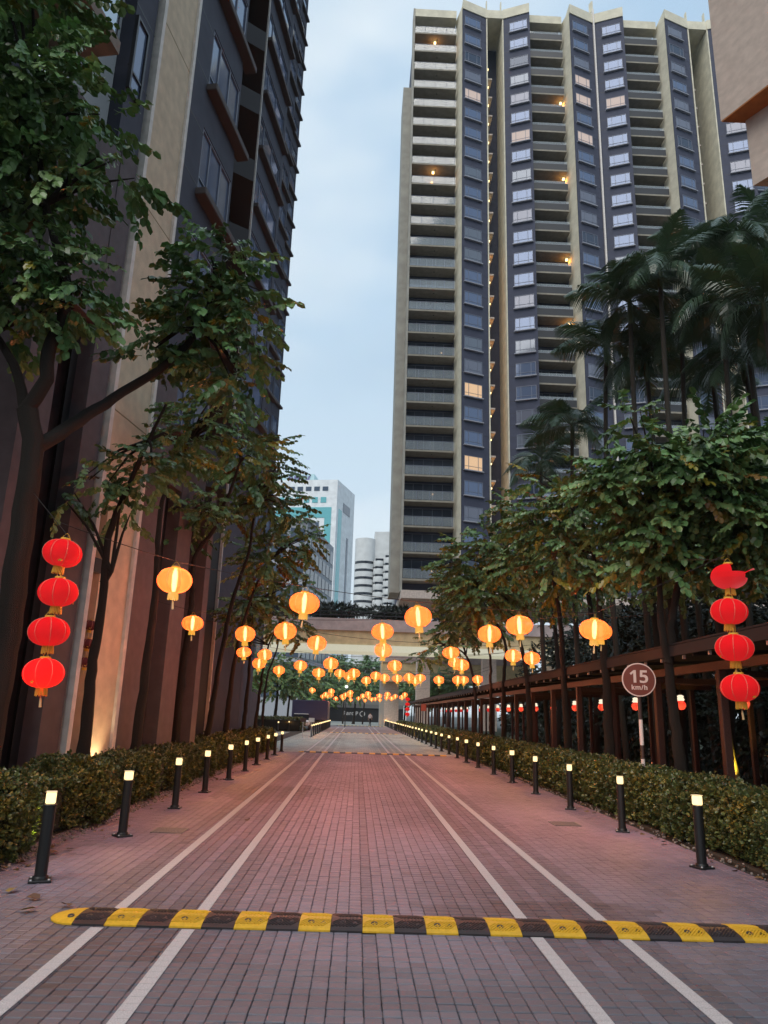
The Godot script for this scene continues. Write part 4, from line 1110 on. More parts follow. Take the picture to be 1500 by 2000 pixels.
func garden() -> void:
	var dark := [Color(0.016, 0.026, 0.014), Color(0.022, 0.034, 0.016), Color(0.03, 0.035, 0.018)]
	var names := ["dense dark shrub behind the nearest pergola bay", "dense dark shrub behind the speed sign", "dark shrub behind the third pergola bay", "dark shrub behind the fourth pergola bay", "dark shrub behind the middle of the pergola", "dark shrub behind the far half of the pergola", "dark shrub behind the end of the pergola", "tall dark shrub at the far right edge"]
	for k in names.size():
		var z := -10.5 - 6.2 * k if k < 7 else -6.0
		var x := 11.5 + (k % 3) * 0.7
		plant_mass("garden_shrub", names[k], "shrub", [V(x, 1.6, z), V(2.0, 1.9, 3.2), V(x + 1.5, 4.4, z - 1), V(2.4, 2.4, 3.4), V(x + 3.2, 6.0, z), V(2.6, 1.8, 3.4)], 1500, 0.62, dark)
	var tl := ["slim dark trunk behind the first pergola bay", "paired dark trunk behind the nearest red lanterns", "pale leaning trunk right of the speed sign", "thin dark trunk above the pergola roof near the sign", "grey palm trunk above the pergola roof", "dark trunk behind the third pergola bay", "dark trunk beyond the fourth pergola bay", "thin trunk at the middle of the pergola"]
	var tp := [V(8.8, 5.0, -12.8), V(9.6, 5.2, -14.6), V(8.4, 4.8, -14.2), V(8.8, 5.6, -18.2), V(8.6, 6.0, -20.4), V(9.5, 6.4, -24), V(9.0, 7.0, -29), V(9.4, 7.4, -36)]
	for k in tl.size():
		var p: Vector3 = tp[k]
		tree("garden_tree", tl[k], [[[V(p.x, 0, p.z), V(p.x + 0.1, p.y * 0.5, p.z), V(p.x - 0.1, p.y, p.z)], 0.12, 0.09]], [p, V(1.5, 0.9, 0), p + V(1.0, 0.8, -0.5), V(1.4, 0.8, 0)], 2.2, 1.3, 0.0, 0, "garden trees behind the pergola")
	var bank := []
	for k in 14: bank.append_array([V(17.5 + (k % 2), 2.6, -6.0 - 6.2 * k), V(2.0, 2.9, 4.0)])
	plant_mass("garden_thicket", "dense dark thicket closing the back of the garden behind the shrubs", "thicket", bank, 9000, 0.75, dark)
	# lit clump of bamboo and its uplight
	var t := thing("bamboo_stem", "yellow lit bamboo stem rising behind the hedge near the sign", "bamboo", V(7.55, 0, -15.6))
	var b := MB.new()
	for k in 3: b.tube([V(0.0 + 0.05 * k, 0, 0.1 * k), V(-0.06, 1.2, 0.1 * k), V(-0.12, 2.6, 0.1 * k)], [0.06, 0.055, 0.045], 7)
	put("stem", b.mesh(), mat("bamboo", 0.42, 0.36, 0.10, 0.5, "bark", 2.0), t)
	spot_up(V(7.35, 0.5, -15.1), V(7.5, 1.2, -15.6), Color(1.0, 0.86, 0.4), 1.6)
	plant_mass("flowering_shrub", "small pale lit shrub beside the second pergola post", "shrub", [V(7.6, 0.9, -13.4), V(0.22, 0.45, 0.2)], 60, 0.2, [Color(0.16, 0.16, 0.07), Color(0.1, 0.12, 0.04)])
	spot_up(V(7.3, 0.3, -12.9), V(7.6, 1.2, -13.4), Color(1.0, 0.88, 0.6), 0.8)
	# garden uplight in the left hedge
	spot_up(V(-3.36, 0.07, -9.05), V(-3.66, 0.50, -8.95), Color(0.95, 1.0, 0.36), 0.9)
	spot_up(LP(-4.35, 0.22, 0.25), LP(-4.4, 0.04, 2.6), Color(1.0, 0.86, 0.66), 2.6)
	spot_up(V(-3.85, 0.4, -17.5), V(-4.2, 1.6, -18.3), Color(1.0, 0.75, 0.35), 0.9)

var ups := 0
func spot_up(at: Vector3, to: Vector3, c: Color, e: float) -> void:
	var nm := ["yellow uplight in the ground before the bamboo stem", "small uplight before the pale shrub", "greenish uplight under the left hedge behind the first bollard", "warm uplight at the foot of the cream strip", "warm uplight at the foot of the leaning left tree"]
	var t := thing("garden_uplight", nm[ups], "lamp", at); ups += 1
	var b := MB.new(); b.lathe([Vector2(0.035, -0.08), Vector2(0.045, 0.02), Vector2(0.045, 0.03), Vector2(0.038, 0.03)], 10); put("housing", b.mesh(), M.black_metal, t)
	b = MB.new(); b.lathe([Vector2(0.036, 0.024), Vector2(0.0, 0.026)], 10); put("lens", b.mesh(), glow("uplens", 1.0, 0.9, 0.6, 2.0), t)
	var l := SpotLight3D.new(); l.name = "uplight_light"
	l.light_color = c; l.light_energy = e; l.spot_angle = 38.0; l.spot_range = 40.0; l.spot_attenuation = 2.0; l.light_size = 0.03; l.shadow_enabled = true
	add_child(l, true); l.look_at_from_position(at + (to - at).normalized() * 0.06, to, Vector3(0.1, 0, 1))

# ---------------------------------------------------------------- pergola walkway
func walkway() -> void:
	var t := thing("pergola", "long red brown pergola walkway with dark roof along the right side", "pergola")
	var x0 := 5.95; var x1 := 8.1
	var n := 27
	var pb := MB.new(); pb.box(V(0, 1.25, 0), V(0.13, 2.5, 0.13), Basis(), 0.01); var pm := pb.mesh()
	var pk := MB.new(); pk.box(V(0, 1.25, 0), V(0.10, 2.5, 0.10), Basis(), 0.01); var pkm := pk.mesh()
	for k in n:
		var z := -12.35 + 2.72 - 2.72 * k
		put("post", pm, M.brown_wood, t, V(x0, 0, z))
		put("post", pkm, M.brown_wood, t, V(x1, 0, z - 0.6))
		var b := MB.new(); b.span(V(x0 - 0.05, 2.36, z - 0.045), V(x1 + 0.2, 2.46, z + 0.045)); put("cross_beam", b.mesh(), M.brown_wood, t)
		b = MB.new(); b.box(V((x0 + x1) / 2, 2.80, z), V(x1 - x0 + 0.9, 0.06, 0.06), Basis(Vector3.BACK, 0.06)); put("rafter", b.mesh(), M.roof_dark, t)
		b = MB.new()
		for s in [0.45, 1.4, 2.2]: b.span(V(x0 - 0.42, 2.66, z - s - 0.02), V(x0 - 0.38, 2.76, z - s + 0.02))
		put("clip", b.mesh(), M.galv, t)
	var b := MB.new(); b.span(V(x0 - 0.07, 2.46, -82), V(x0 + 0.07, 2.60, -4)); put("front_beam", b.mesh(), M.brown_wood, t)
	b = MB.new(); b.span(V(x1 - 0.06, 2.46, -82), V(x1 + 0.06, 2.60, -4)); put("rear_beam", b.mesh(), M.brown_wood, t)
	b = MB.new(); b.box(V((x0 + x1) / 2, 2.88, -43), V(x1 - x0 + 1.0, 0.05, 78), Basis(Vector3.BACK, 0.06)); put("roof", b.mesh(), M.roof_dark, t)
	b = MB.new(); b.span(V(x0 - 0.5, 2.72, -82), V(x0 - 0.44, 2.90, -4)); put("fascia", b.mesh(), M.roof_dark, t)
	b = MB.new(); b.box(V(x0 - 0.45, 2.93, -43), V(0.05, 0.03, 78)); put("roof_edge", b.mesh(), M.roof_dark, t)
	b = MB.new(); b.span(V(x0 - 0.6, -0.03, -82), V(x1 + 0.6, 0.02, -4)); struct("walkway_floor", b.mesh(), mat("walk_floor", 0.16, 0.13, 0.12, 0.8, "grain", 2.0))
	# small round red lanterns under a lit white cap
	var proto: Node3D = null
	for k in 20:
		var z := -13.75 - 2.72 * k
		var at := V(7.0, 1.98, z)
		var lab := "small round red lantern with white cap, %s from the near end inside the pergola" % nth(k)
		if proto == null:
			proto = thing("walkway_lantern", lab, "lantern", at, 0.0, "small red lanterns inside the pergola")
			var m := MB.new(); m.lathe([Vector2(0.0, -0.11), Vector2(0.07, -0.09), Vector2(0.105, -0.02), Vector2(0.1, 0.04), Vector2(0.06, 0.085)], 14); put("globe", m.mesh(), red_cloth(), proto)
			m = MB.new(); m.lathe([Vector2(0.06, 0.085), Vector2(0.085, 0.11), Vector2(0.06, 0.15), Vector2(0.07, 0.19), Vector2(0.03, 0.21)], 12); put("cap", m.mesh(), glow("cap_white", 1.0, 0.86, 0.62, 0.9), proto)
			m = MB.new(); m.tube([V(0, 0.2, 0), V(0, 0.44, 0)], [0.008], 5); put("hanger", m.mesh(), M.wire, proto)
		else:
			dup(proto, at, 0.0, lab)
		if k < 10: omni("cap_light", at + V(0, 0.15, 0), Color(1.0, 0.7, 0.4), 0.06, 0.05)

func red_cloth() -> StandardMaterial3D:
	if M.has("red_cloth"): return M.red_cloth
	var m := mat("red_cloth", 0.66, 0.004, 0.010, 0.8)
	m.backlight_enabled = true; m.backlight = Color(0.8, 0.6, 0.6)
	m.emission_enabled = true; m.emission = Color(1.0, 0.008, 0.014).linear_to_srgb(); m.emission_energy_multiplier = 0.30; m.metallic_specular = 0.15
	return m

# ---------------------------------------------------------------- bollards
func bollards() -> void:
	var proto := thing("bollard_light", "black bollard light, first from the camera in the left row", "bollard light", V(-2.89, 0, -7.72), 0.35, "bollard lights along the left edge")
	proto.set_meta("base", "bollard_light")
	var b := MB.new(); b.box(V(0, 0.012, 0), V(0.2, 0.024, 0.2), Basis(), 0.005); put("base_plate", b.mesh(), M.black_metal, proto)
	b = MB.new(); b.lathe([Vector2(0.072, 0.02), Vector2(0.07, 0.05), Vector2(0.056, 0.055), Vector2(0.056, 0.66), Vector2(0.062, 0.665), Vector2(0.062, 0.68), Vector2(0.0, 0.68)], 18); put("post", b.mesh(), M.black_metal, proto)
	b = MB.new(); b.box(V(0, 0.732, 0), V(0.092, 0.10, 0.092), Basis(), 0.012); put("lamp_head", b.mesh(), glow("lamp_white", 1.0, 0.74, 0.33, 1.5), proto)
	b = MB.new(); b.box(V(0, 0.788, 0), V(0.096, 0.010, 0.096), Basis(), 0.003); put("cap", b.mesh(), glow("lamp_cap", 1.0, 0.7, 0.35, 0.7), proto)
	for k in 4:
		b = MB.new(); b.lathe([Vector2(0.011, 0.024), Vector2(0.011, 0.034), Vector2(0, 0.036)], 6, V(0.078 * (1 if k % 2 else -1), 0, 0.078 * (1 if k < 2 else -1))); put("bolt", b.mesh(), M.galv, proto)
	var list := [[V(-2.89, 0, -7.72), ""]]
	var left := [-10.35, -13.24, -15.8, -18.71, -21.45, -23.94, -26.79, -29.37, -32.06]
	for k in left.size():
		list.append([V(-2.92 - 0.012 * k, 0, left[k]), "black bollard light, %s from the camera in the left row" % nth(k + 1), "bollard lights along the left edge"])
	for k in 14:
		list.append([V(-2.95, 0, -51.5 - 2.72 * k), "bollard light beyond the side street on the left, %s of that row" % nth(k), "far bollard lights on the left"])
	for k in 38:
		list.append([V(4.02 + 0.02 * sin(k * 1.7), 0, -9.2 - 2.72 * k), "black bollard light, %s from the camera in the right row" % nth(k), "bollard lights along the right edge"])
	list.append([V(-6.2, 0, -62.0), "lone lit bollard beyond the side street before the low hedge", ""])
	list.append([V(-5.7, 0, -66.0), "lone lit bollard at the far left by the parked car", ""])
	for i in list.size():
		var q: Array = list[i]
		if i: dup(proto, q[0], rng.randf_range(-0.4, 0.9), q[1], q[2])
		omni("bollard_lamp", q[0] + V(0, 0.732, 0), Color(1.0, 0.68, 0.30), 0.30, 0.045)

# ---------------------------------------------------------------- lanterns
func lantern_meshes() -> Dictionary:
	var d := {}
	var prof := []
	for k in 15:
		var t := PI * (k / 14.0) - PI / 2
		prof.append(Vector2(maxf(0.055, 0.216 * pow(cos(t), 0.85) if cos(t) > 0.001 else 0.055), 0.158 * sin(t)))
	var b := MB.new(); b.lathe(prof, 28); d.body = b.mesh()
	b = MB.new()
	for j in 8:
		var a := TAU * j / 8 + 0.2
		var P := []
		for q in prof: P.append(V(cos(a) * (q.x + 0.001), q.y, sin(a) * (q.x + 0.001)))
		b.tube(P, [0.0030], 4, false)
	d.ribs = b.mesh()
	b = MB.new(); b.lathe([Vector2(0.056, 0.155), Vector2(0.058, 0.172), Vector2(0.05, 0.178), Vector2(0.0, 0.178)], 14); b.tube([V(0.05, 0.175, 0), V(0.02, 0.22, 0), V(0, 0.235, 0), V(-0.02, 0.22, 0), V(-0.05, 0.175, 0)], [0.003], 4); d.top = b.mesh()
	b = MB.new()
	for k in 22:
		var a := TAU * k / 22
		var o := V(cos(a), 0, sin(a))
		var s := V(-sin(a), 0, cos(a)) * 0.0075
		var l := 0.085 + 0.008 * sin(k * 2.7)
		b.tube([o * 0.052 + V(0, -0.15, 0), o * 0.057 + V(0, -0.19, 0), o * 0.060 + V(0, -0.152 - l, 0)], [0.0082], 4)
	d.skirt = b.mesh()
	b = MB.new(); b.tube([V(0, -0.15, 0), V(0.003, -0.26, 0)], [0.003], 4); b.tube([V(0.003, -0.26, 0), V(0.006, -0.285, 0), V(0.012, -0.36, 0)], [0.007, 0.012, 0.014], 7); d.tassel = b.mesh()
	b = MB.new(); b.tube([V(0, 0.15, 0), V(0, 0.10, 0)], [0.016], 8); b.tube([V(0, 0.12, 0), V(0, 0.06, 0), V(0, -0.06, 0), V(0, -0.13, 0), V(0, -0.145, 0)], [0.024, 0.034, 0.031, 0.022, 0.010], 12); d.bulb = b.mesh()
	b = MB.new()
	for k in 6:
		var a := TAU * k / 6
		b.tube([V(0, 0, 0), V(cos(a) * 0.03, sin(a) * 0.02, 0.004)], [0.005, 0.004], 4)
	d.emblem = b.mesh()
	return d

func make_lantern(called: String, label: String, d: Dictionary, lit: bool, group: String) -> Node3D:
	var t := thing(called, label, "lantern", Vector3.ZERO, 0.0, group)
	t.set_meta("base", called)
	var m: Material
	if lit:
		if not M.has("lit_cloth"):
			var g := StandardMaterial3D.new(); g.resource_name = "lit_cloth"
			g.transparency = BaseMaterial3D.TRANSPARENCY_ALPHA
			g.albedo_color = Color(0.75, 0.18, 0.05, 0.72)
			g.roughness = 0.7
			g.emission_enabled = true; g.emission = Color(1.0, 0.26, 0.035).linear_to_srgb(); g.emission_energy_multiplier = 0.95
			M.lit_cloth = g
		m = M.lit_cloth
	else: m = red_cloth()
	put("shade", d.body, m, t)
	put("ribs", d.ribs, mat("rib_gold", 0.75, 0.35, 0.12, 0.5) if lit else mat("rib_pale", 0.8, 0.3, 0.2, 0.5), t)
	put("top_ring", d.top, M.gold_cloth, t)
	put("skirt", d.skirt, glow("skirt_lit", 1.0, 0.52, 0.03, 0.55) if lit else M.gold_cloth, t)
	put("tassel", d.tassel, glow("tassel_lit", 1.0, 0.62, 0.2, 0.3) if lit else mat("tassel_pale", 0.7, 0.5, 0.25, 0.6), t)
	if lit: put("bulb", d.bulb, glow("bulb_yellow", 1.0, 0.80, 0.32, 5.0), t)
	return t

func wire_run(called: String, label: String, pts: Array, sag: float) -> void:
	var b := MB.new()
	for i in pts.size() - 1:
		var P := []
		for k in 7:
			var f := k / 6.0
			P.append(pts[i].lerp(pts[i + 1], f) - V(0, sag * 4 * f * (1 - f) * pts[i].distance_to(pts[i + 1]) / 4.0, 0))
		b.tube(P, [0.005], 4, false)
	tag(put(called, b.mesh(), M.wire), label, "wire", "lantern wires across the road")

func lanterns() -> void:
	var d := lantern_meshes()
	var runs := [
		[V(-3.5, 3.62, -8.5), [V(-2.33, 3.13, -9.30), V(-0.81, 3.10, -10.71), V(0.90, 3.08, -11.68), V(2.58, 3.05, -12.10)], V(5.34, 3.5, -13.1)],
		[V(-4.0, 3.6, -14.6), [V(-3.27, 3.20, -14.78), V(-1.49, 3.14, -15.11), V(0.45, 3.19, -15.04), V(2.42, 3.10, -14.00), V(3.47, 2.90, -11.03)], V(4.75, 3.75, -9.45)],
		[V(-4.0, 3.6, -17.7), [V(-2.46, 3.17, -16.28), V(-0.96, 3.10, -17.14), V(0.59, 3.11, -18.59), V(2.39, 3.19, -19.68), V(4.01, 3.16, -19.64)], V(5.35, 3.6, -19.8)],
		[V(5.34, 3.5, -13.15), [V(4.70, 3.28, -14.55)], V(5.36, 3.6, -16.6)],
		[V(-3.7, 3.6, -21.3), [V(-3.30, 3.19, -21.85), V(-2.79, 3.19, -22.60), V(-0.80, 2.95, -21.85), V(1.07, 2.99, -22.55), V(2.95, 3.02, -21.73), V(4.64, 3.16, -20.26)], V(5.33, 3.7, -19.8)],
		[V(-3.95, 3.6, -24.6), [V(-3.23, 3.06, -24.80), V(-1.85, 3.01, -24.32), V(-1.31, 2.85, -25.33), V(-0.15, 2.87, -25.26), V(3.16, 3.31, -25.03)], V(5.3, 3.7, -24.4)],
		[V(-4.0, 3.5, -28.3), [V(-2.96, 3.06, -28.53), V(-0.71, 3.06, -29.36), V(0.70, 3.06, -30.47), V(2.05, 3.06, -30.86), V(2.52, 3.06, -30.99), V(4.14, 3.06, -31.72), V(4.82, 3.06, -30.74)], V(5.4, 3.5, -31.05)],
		[V(-3.9, 3.5, -31.6), [V(-0.40, 3.06, -31.63), V(1.10, 3.06, -31.98), V(1.64, 3.06, -32.07), V(2.50, 3.06, -33.46), V(3.41, 3.06, -32.27), V(4.37, 3.06, -31.55)], V(5.35, 3.6, -31.0)],
		[V(-3.9, 3.6, -34.1), [V(0.37, 3.06, -35.06)], V(5.2, 3.6, -35.3)]]
	var proto: Node3D = null
	var lcol := Color(1.0, 0.55, 0.36)
	for r in runs.size():
		var pts := [runs[r][0]]
		for k in runs[r][1].size():
			var p: Vector3 = runs[r][1][k]
			var lab := "glowing orange lantern, %s from the left on the %s wire across the road" % [nth(k), nth(r)]
			if r == 3: lab = "single glowing orange lantern hung by the second right tree"
			if r == 8: lab = "single glowing orange lantern on the last wire before the cross street"
			if proto == null:
				proto = make_lantern("orange_lantern", lab, d, true, "glowing orange lanterns over the road"); proto.position = p
			else:
				var q := dup(proto, p, rng.randf() * TAU, lab)
				q.scale = Vector3(1, rng.randf_range(0.93, 1.07), 1) * rng.randf_range(0.95, 1.03)
				q.rotation.x = rng.randf_range(-0.10, 0.10); q.rotation.z = rng.randf_range(-0.10, 0.10)
			omni("lantern_light", p, lcol, 1.7, 0.06)
			pts.append(p + V(0, 0.24, 0))
		pts.append(runs[r][2])
		wire_run("lantern_wire", "%s wire with lanterns strung across the road, counted from the camera" % nth(r), pts, 0.03)
	var far := [V(-3.17, 3.06, -53.75), V(-3.20, 3.00, -70.62), V(-2.57, 3.00, -62.16), V(-2.62, 3.00, -67.74), V(-1.80, 3.00, -52.60), V(-2.16, 3.00, -63.36), V(-2.20, 3.00, -78.79), V(-1.36, 3.00, -68.01), V(-1.45, 3.00, -77.57), V(-0.96, 3.00, -61.78), V(-0.53, 3.00, -55.06), V(-0.62, 3.00, -64.96), V(-0.73, 3.00, -85.27), V(0.10, 3.00, -75.07), V(0.45, 3.00, -63.48), V(0.86, 3.00, -85.71), V(0.77, 3.00, -56.36), V(0.97, 3.00, -66.72), V(1.45, 3.00, -78.30), V(1.74, 3.00, -75.00), V(1.75, 3.00, -61.68), V(2.33, 3.00, -79.74), V(2.19, 3.00, -56.09), V(2.59, 3.00, -68.64), V(3.12, 3.00, -70.17), V(3.03, 3.00, -61.74), V(3.74, 3.00, -64.68), V(3.45, 3.00, -56.00)]
	for k in far.size():
		dup(proto, far[k], k, "tiny glowing lantern beyond the cross street, %s from the left of the far cluster" % nth(k), "far cluster of glowing lanterns")
		if k % 2 == 0: omni("lantern_light", far[k], lcol, 2.0, 0.06)
	var fr := [[-53.5, -56.4], [-62.0, -64.0], [-67.8, -70.4], [-75.2, -79.0]]
	for q in fr: wire_run("lantern_wire", "%s far lantern wire beyond the cross street" % ["nearest", "second", "third", "last"][fr.find(q)], [V(-4.2, 3.5, q[0]), V(0, 3.25, (q[0] + q[1]) / 2), V(5.2, 3.5, q[1])], 0.02)
	# columns of four red lanterns
	var rp := make_lantern("red_lantern", "topmost red lantern of the left hanging column", d, false, "red lanterns hung in columns of four")
	put("emblem", d.emblem, M.gold_cloth, rp, V(0.06, -0.1, 0.165))
	var wl := ["topmost", "second", "third", "lowest"]
	var lp := [V(-3.44, 3.27, -8.52), V(-3.40, 2.81, -8.46), V(-3.43, 2.37, -8.44), V(-3.42, 1.92, -8.43)]
	var rr := [V(4.62, 3.40, -9.15), V(4.52, 2.94, -9.03), V(4.49, 2.49, -8.92), V(4.49, 2.02, -8.88)]
	for k in 4:
		var o: Node3D = rp
		if k == 0: rp.position = lp[0]
		else: o = dup(rp, lp[k], 1.9 * k, "%s red lantern of the left hanging column" % wl[k])
		o.rotation.z = [-0.10, 0.05, -0.06, 0.03][k]
	omni("red_lantern_bulb", V(-3.42, 1.83, -8.43), Color(1.0, 0.15, 0.05), 0.07, 0.04)
	for k in 4:
		var o: Node3D
		if k == 0:
			# torn lantern: part of its cloth is gone
			o = thing("red_lantern", "torn red lantern with ripped cloth at the top of the right hanging column", "lantern", rr[0], 0.0, "red lanterns hung in columns of four")
			var prof := []
			for j in 15:
				var t := PI * (j / 14.0) - PI / 2
				prof.append(Vector2(maxf(0.055, 0.216 * pow(maxf(cos(t), 0.0), 0.85)), 0.158 * sin(t)))
			var b := MB.new(); b.lathe(prof.slice(0, 7), 20); b.lathe(prof.slice(6, 9), 16, Vector3.ZERO, 1.0, 1.0 + TAU * 0.74); b.lathe(prof.slice(8, 15), 12, Vector3.ZERO, 1.85, 4.35)
			put("shade", b.mesh(), red_cloth(), o)
			b = MB.new(); b.flat(V(0.14, 0.02, 0.12), V(0.27, 0.10, 0.10), V(0.17, 0.05, 0.05), Vector3.UP); b.flat(V(0.27, 0.10, 0.10), V(0.31, 0.09, 0.06), V(0.17, 0.05, 0.05), Vector3.UP)
			put("torn_flap", b.mesh(), red_cloth(), o)
			put("skirt", d.skirt, M.gold_cloth, o); put("top_ring", d.top, M.gold_cloth, o)
		else:
			o = dup(rp, rr[k], 0.4 + 2.0 * k, "%s red lantern of the right hanging column" % wl[k])
			o.rotation.z = [0, 0.05, -0.05, 0.0][k]
	for s in [[-3.1, -72.0, "left"], [4.7, -72.0, "right"]]:
		for k in 4:
			dup(rp, V(s[0], 3.0 - 0.45 * k, s[1]), 0.0, "%s red lantern of the far %s column beyond the bridge" % [wl[k], s[2]], "far red lantern columns")
	wire_run("lantern_wire", "cord holding the left column of red lanterns", [V(-4.2, 4.2, -9.1), V(-3.44, 3.51, -8.52), V(-3.42, 2.1, -8.43)], 0.0)
	wire_run("lantern_wire", "cord holding the right column of red lanterns", [V(5.5, 4.4, -12.9), V(4.62, 3.62, -9.15), V(4.49, 2.2, -8.88)], 0.0)
	# three small dark lanterns in the lobby
	for k in 3:
		var q := dup(rp, LP(-5.12, 0.12, 2.95 - 0.32 * k), 0.0, "%s small dark lantern hanging in the lobby opening" % ["upper", "middle", "lower"][k], "small lanterns in the lobby opening")
		q.scale = Vector3.ONE * 0.55
		for ch in q.get_children():
			if ch is MeshInstance3D and String(ch.name).begins_with("shade"): ch.material_override = mat("dim_red_cloth", 0.12, 0.012, 0.012, 0.8)

# ---------------------------------------------------------------- speed humps
func speed_humps() -> void:
	# rubber modules: a curved profile across the road with diagonal ridges on the face
	var half := 0.23
	var seg := func(w: float, ridges: bool) -> ArrayMesh:
		var b := MB.new()
		var P := []
		for k in 13:
			var f := k / 12.0
			P.append(Vector2(half * (1 - 2 * f), 0.010 + 0.034 * pow(sin(PI * f), 0.7)))
		for k in 12:
			var a: Vector2 = P[k]; var e: Vector2 = P[k + 1]
			var nn := V(0, absf(e.x - a.x), (e.y - a.y) * (1.0 if e.x < a.x else -1.0)).normalized()
			b.quad(V(-w / 2, a.y, a.x), V(w / 2, a.y, a.x), V(w / 2, e.y, e.x), V(-w / 2, e.y, e.x), nn)
		for sx in [-1.0, 1.0]:
			for k in 12:
				b.flat(V(sx * w / 2, P[k].y, P[k].x), V(sx * w / 2, P[k + 1].y, P[k + 1].x), V(sx * w / 2, 0, P[k].x), V(sx, 0, 0))
				b.flat(V(sx * w / 2, P[k + 1].y, P[k + 1].x), V(sx * w / 2, 0, P[k + 1].x), V(sx * w / 2, 0, P[k].x), V(sx, 0, 0))
		for sz in [-1.0, 1.0]:
			b.quad(V(-w / 2, 0, sz * half), V(w / 2, 0, sz * half), V(w / 2, 0.012, sz * half), V(-w / 2, 0.012, sz * half), V(0, 0, sz))
		if ridges:
			for s in [1.0, -1.0]:
				for k in 9:
					var xx := -w / 2 + w * (k + 0.5) / 9.0
					var Q := []
					for j in 5:
						var f := 0.12 + 0.30 * j / 4.0
						var z: float = half * (1 - 2 * f) * s
						var y := 0.011 + 0.034 * pow(sin(PI * f), 0.7)
						var x2 := xx + (f - 0.27) * 0.35 * (1 if k % 2 else 1)
						Q.append(V(clampf(x2, -w / 2 + 0.004, w / 2 - 0.004), y, z))
					b.tube(Q, [0.006], 4)
		return b.mesh()
	var m24: ArrayMesh = seg.call(0.2395, true)
	var mcheap: ArrayMesh = seg.call(0.2395, false)
	var bolt := MB.new(); bolt.lathe([Vector2(0.026, 0.0), Vector2(0.026, 0.009), Vector2(0.012, 0.006), Vector2(0.01, -0.01), Vector2(0.0, -0.01)], 10)
	var bm := bolt.mesh()
	var refl := MB.new(); refl.prism([Vector2(-0.022, 0.018), Vector2(0.022, 0.018), Vector2(0.006, -0.022), Vector2(-0.006, -0.022)], 0, 0.006)
	var fm := refl.mesh()
	var rows := [[V(-2.075, 0.004, -6.52), 26, -0.012, "near yellow and black rubber speed hump across the road"], [V(-2.1, 0.004, -32.2), 24, 0.0, "second speed hump at the edge of the cross street"], [V(-2.4, 0.0, -64.4), 24, 0.0, "third speed hump beyond the cross street"], [V(-2.6, 0.0, -101.1), 26, 0.0, "farthest speed hump before the end wall"]]
	for r in rows.size():
		var q: Array = rows[r]
		var t := thing("speed_hump", q[3], "speed hump", q[0], q[2])
		for k in q[1]:
			var yellow: bool = k % 2 == 1
			var s := put("rubber_segment", m24 if r == 0 else mcheap, M.yellow_rubber if yellow else M.black_rubber, t, V(0.12 + 0.2425 * k, 0, 0))
			s.set_meta("label", "yellow rubber segment" if yellow else "black rubber segment")
			if r == 0:
				put("bolt", bm, M.frame_dark, s, V(-0.03, 0.034, 0.115), Basis(Vector3.RIGHT, 0.22))
				put("reflector", fm, M.frame_dark if not yellow else mat("reflector_dark", 0.12, 0.08, 0.01, 0.3), s, V(0.065, 0.034, 0.115), Basis(Vector3.RIGHT, 0.22))
		if r < 2:
			var b := MB.new()
			for j in 12:
				var a0 := PI / 2 + PI * j / 12; var a1 := PI / 2 + PI * (j + 1) / 12
				for k in 6:
					var f0 := k / 6.0; var f1 := (k + 1) / 6.0
					var h := func(f: float) -> float: return 0.010 + 0.034 * pow(maxf(cos(f * PI / 2), 0.0), 0.7)
					var pa := V(cos(a0) * f0, 0, sin(a0) * f0) * half; var pb := V(cos(a1) * f0, 0, sin(a1) * f0) * half
					var pc := V(cos(a1) * f1, 0, sin(a1) * f1) * half; var pd := V(cos(a0) * f1, 0, sin(a0) * f1) * half
					pa.y = h.call(f0); pb.y = pa.y; pc.y = h.call(f1); pd.y = pc.y
					b.flat(pa, pb, pc, Vector3.UP); b.flat(pa, pc, pd, Vector3.UP)
				b.flat(V(cos(a0) * half, 0, sin(a0) * half), V(cos(a1) * half, 0, sin(a1) * half), V(cos(a1) * half, 0.012, sin(a1) * half), V(cos(a0), 0, sin(a0)))
				b.flat(V(cos(a0) * half, 0, sin(a0) * half), V(cos(a1) * half, 0.012, sin(a1) * half), V(cos(a0) * half, 0.012, sin(a0) * half), V(cos(a0), 0, sin(a0)))
			var e := put("end_cap", b.mesh(), M.yellow_rubber, t)
			put("bolt", bm, M.frame_dark, e, V(-0.05, 0.034, 0.115), Basis(Vector3.RIGHT, 0.22))

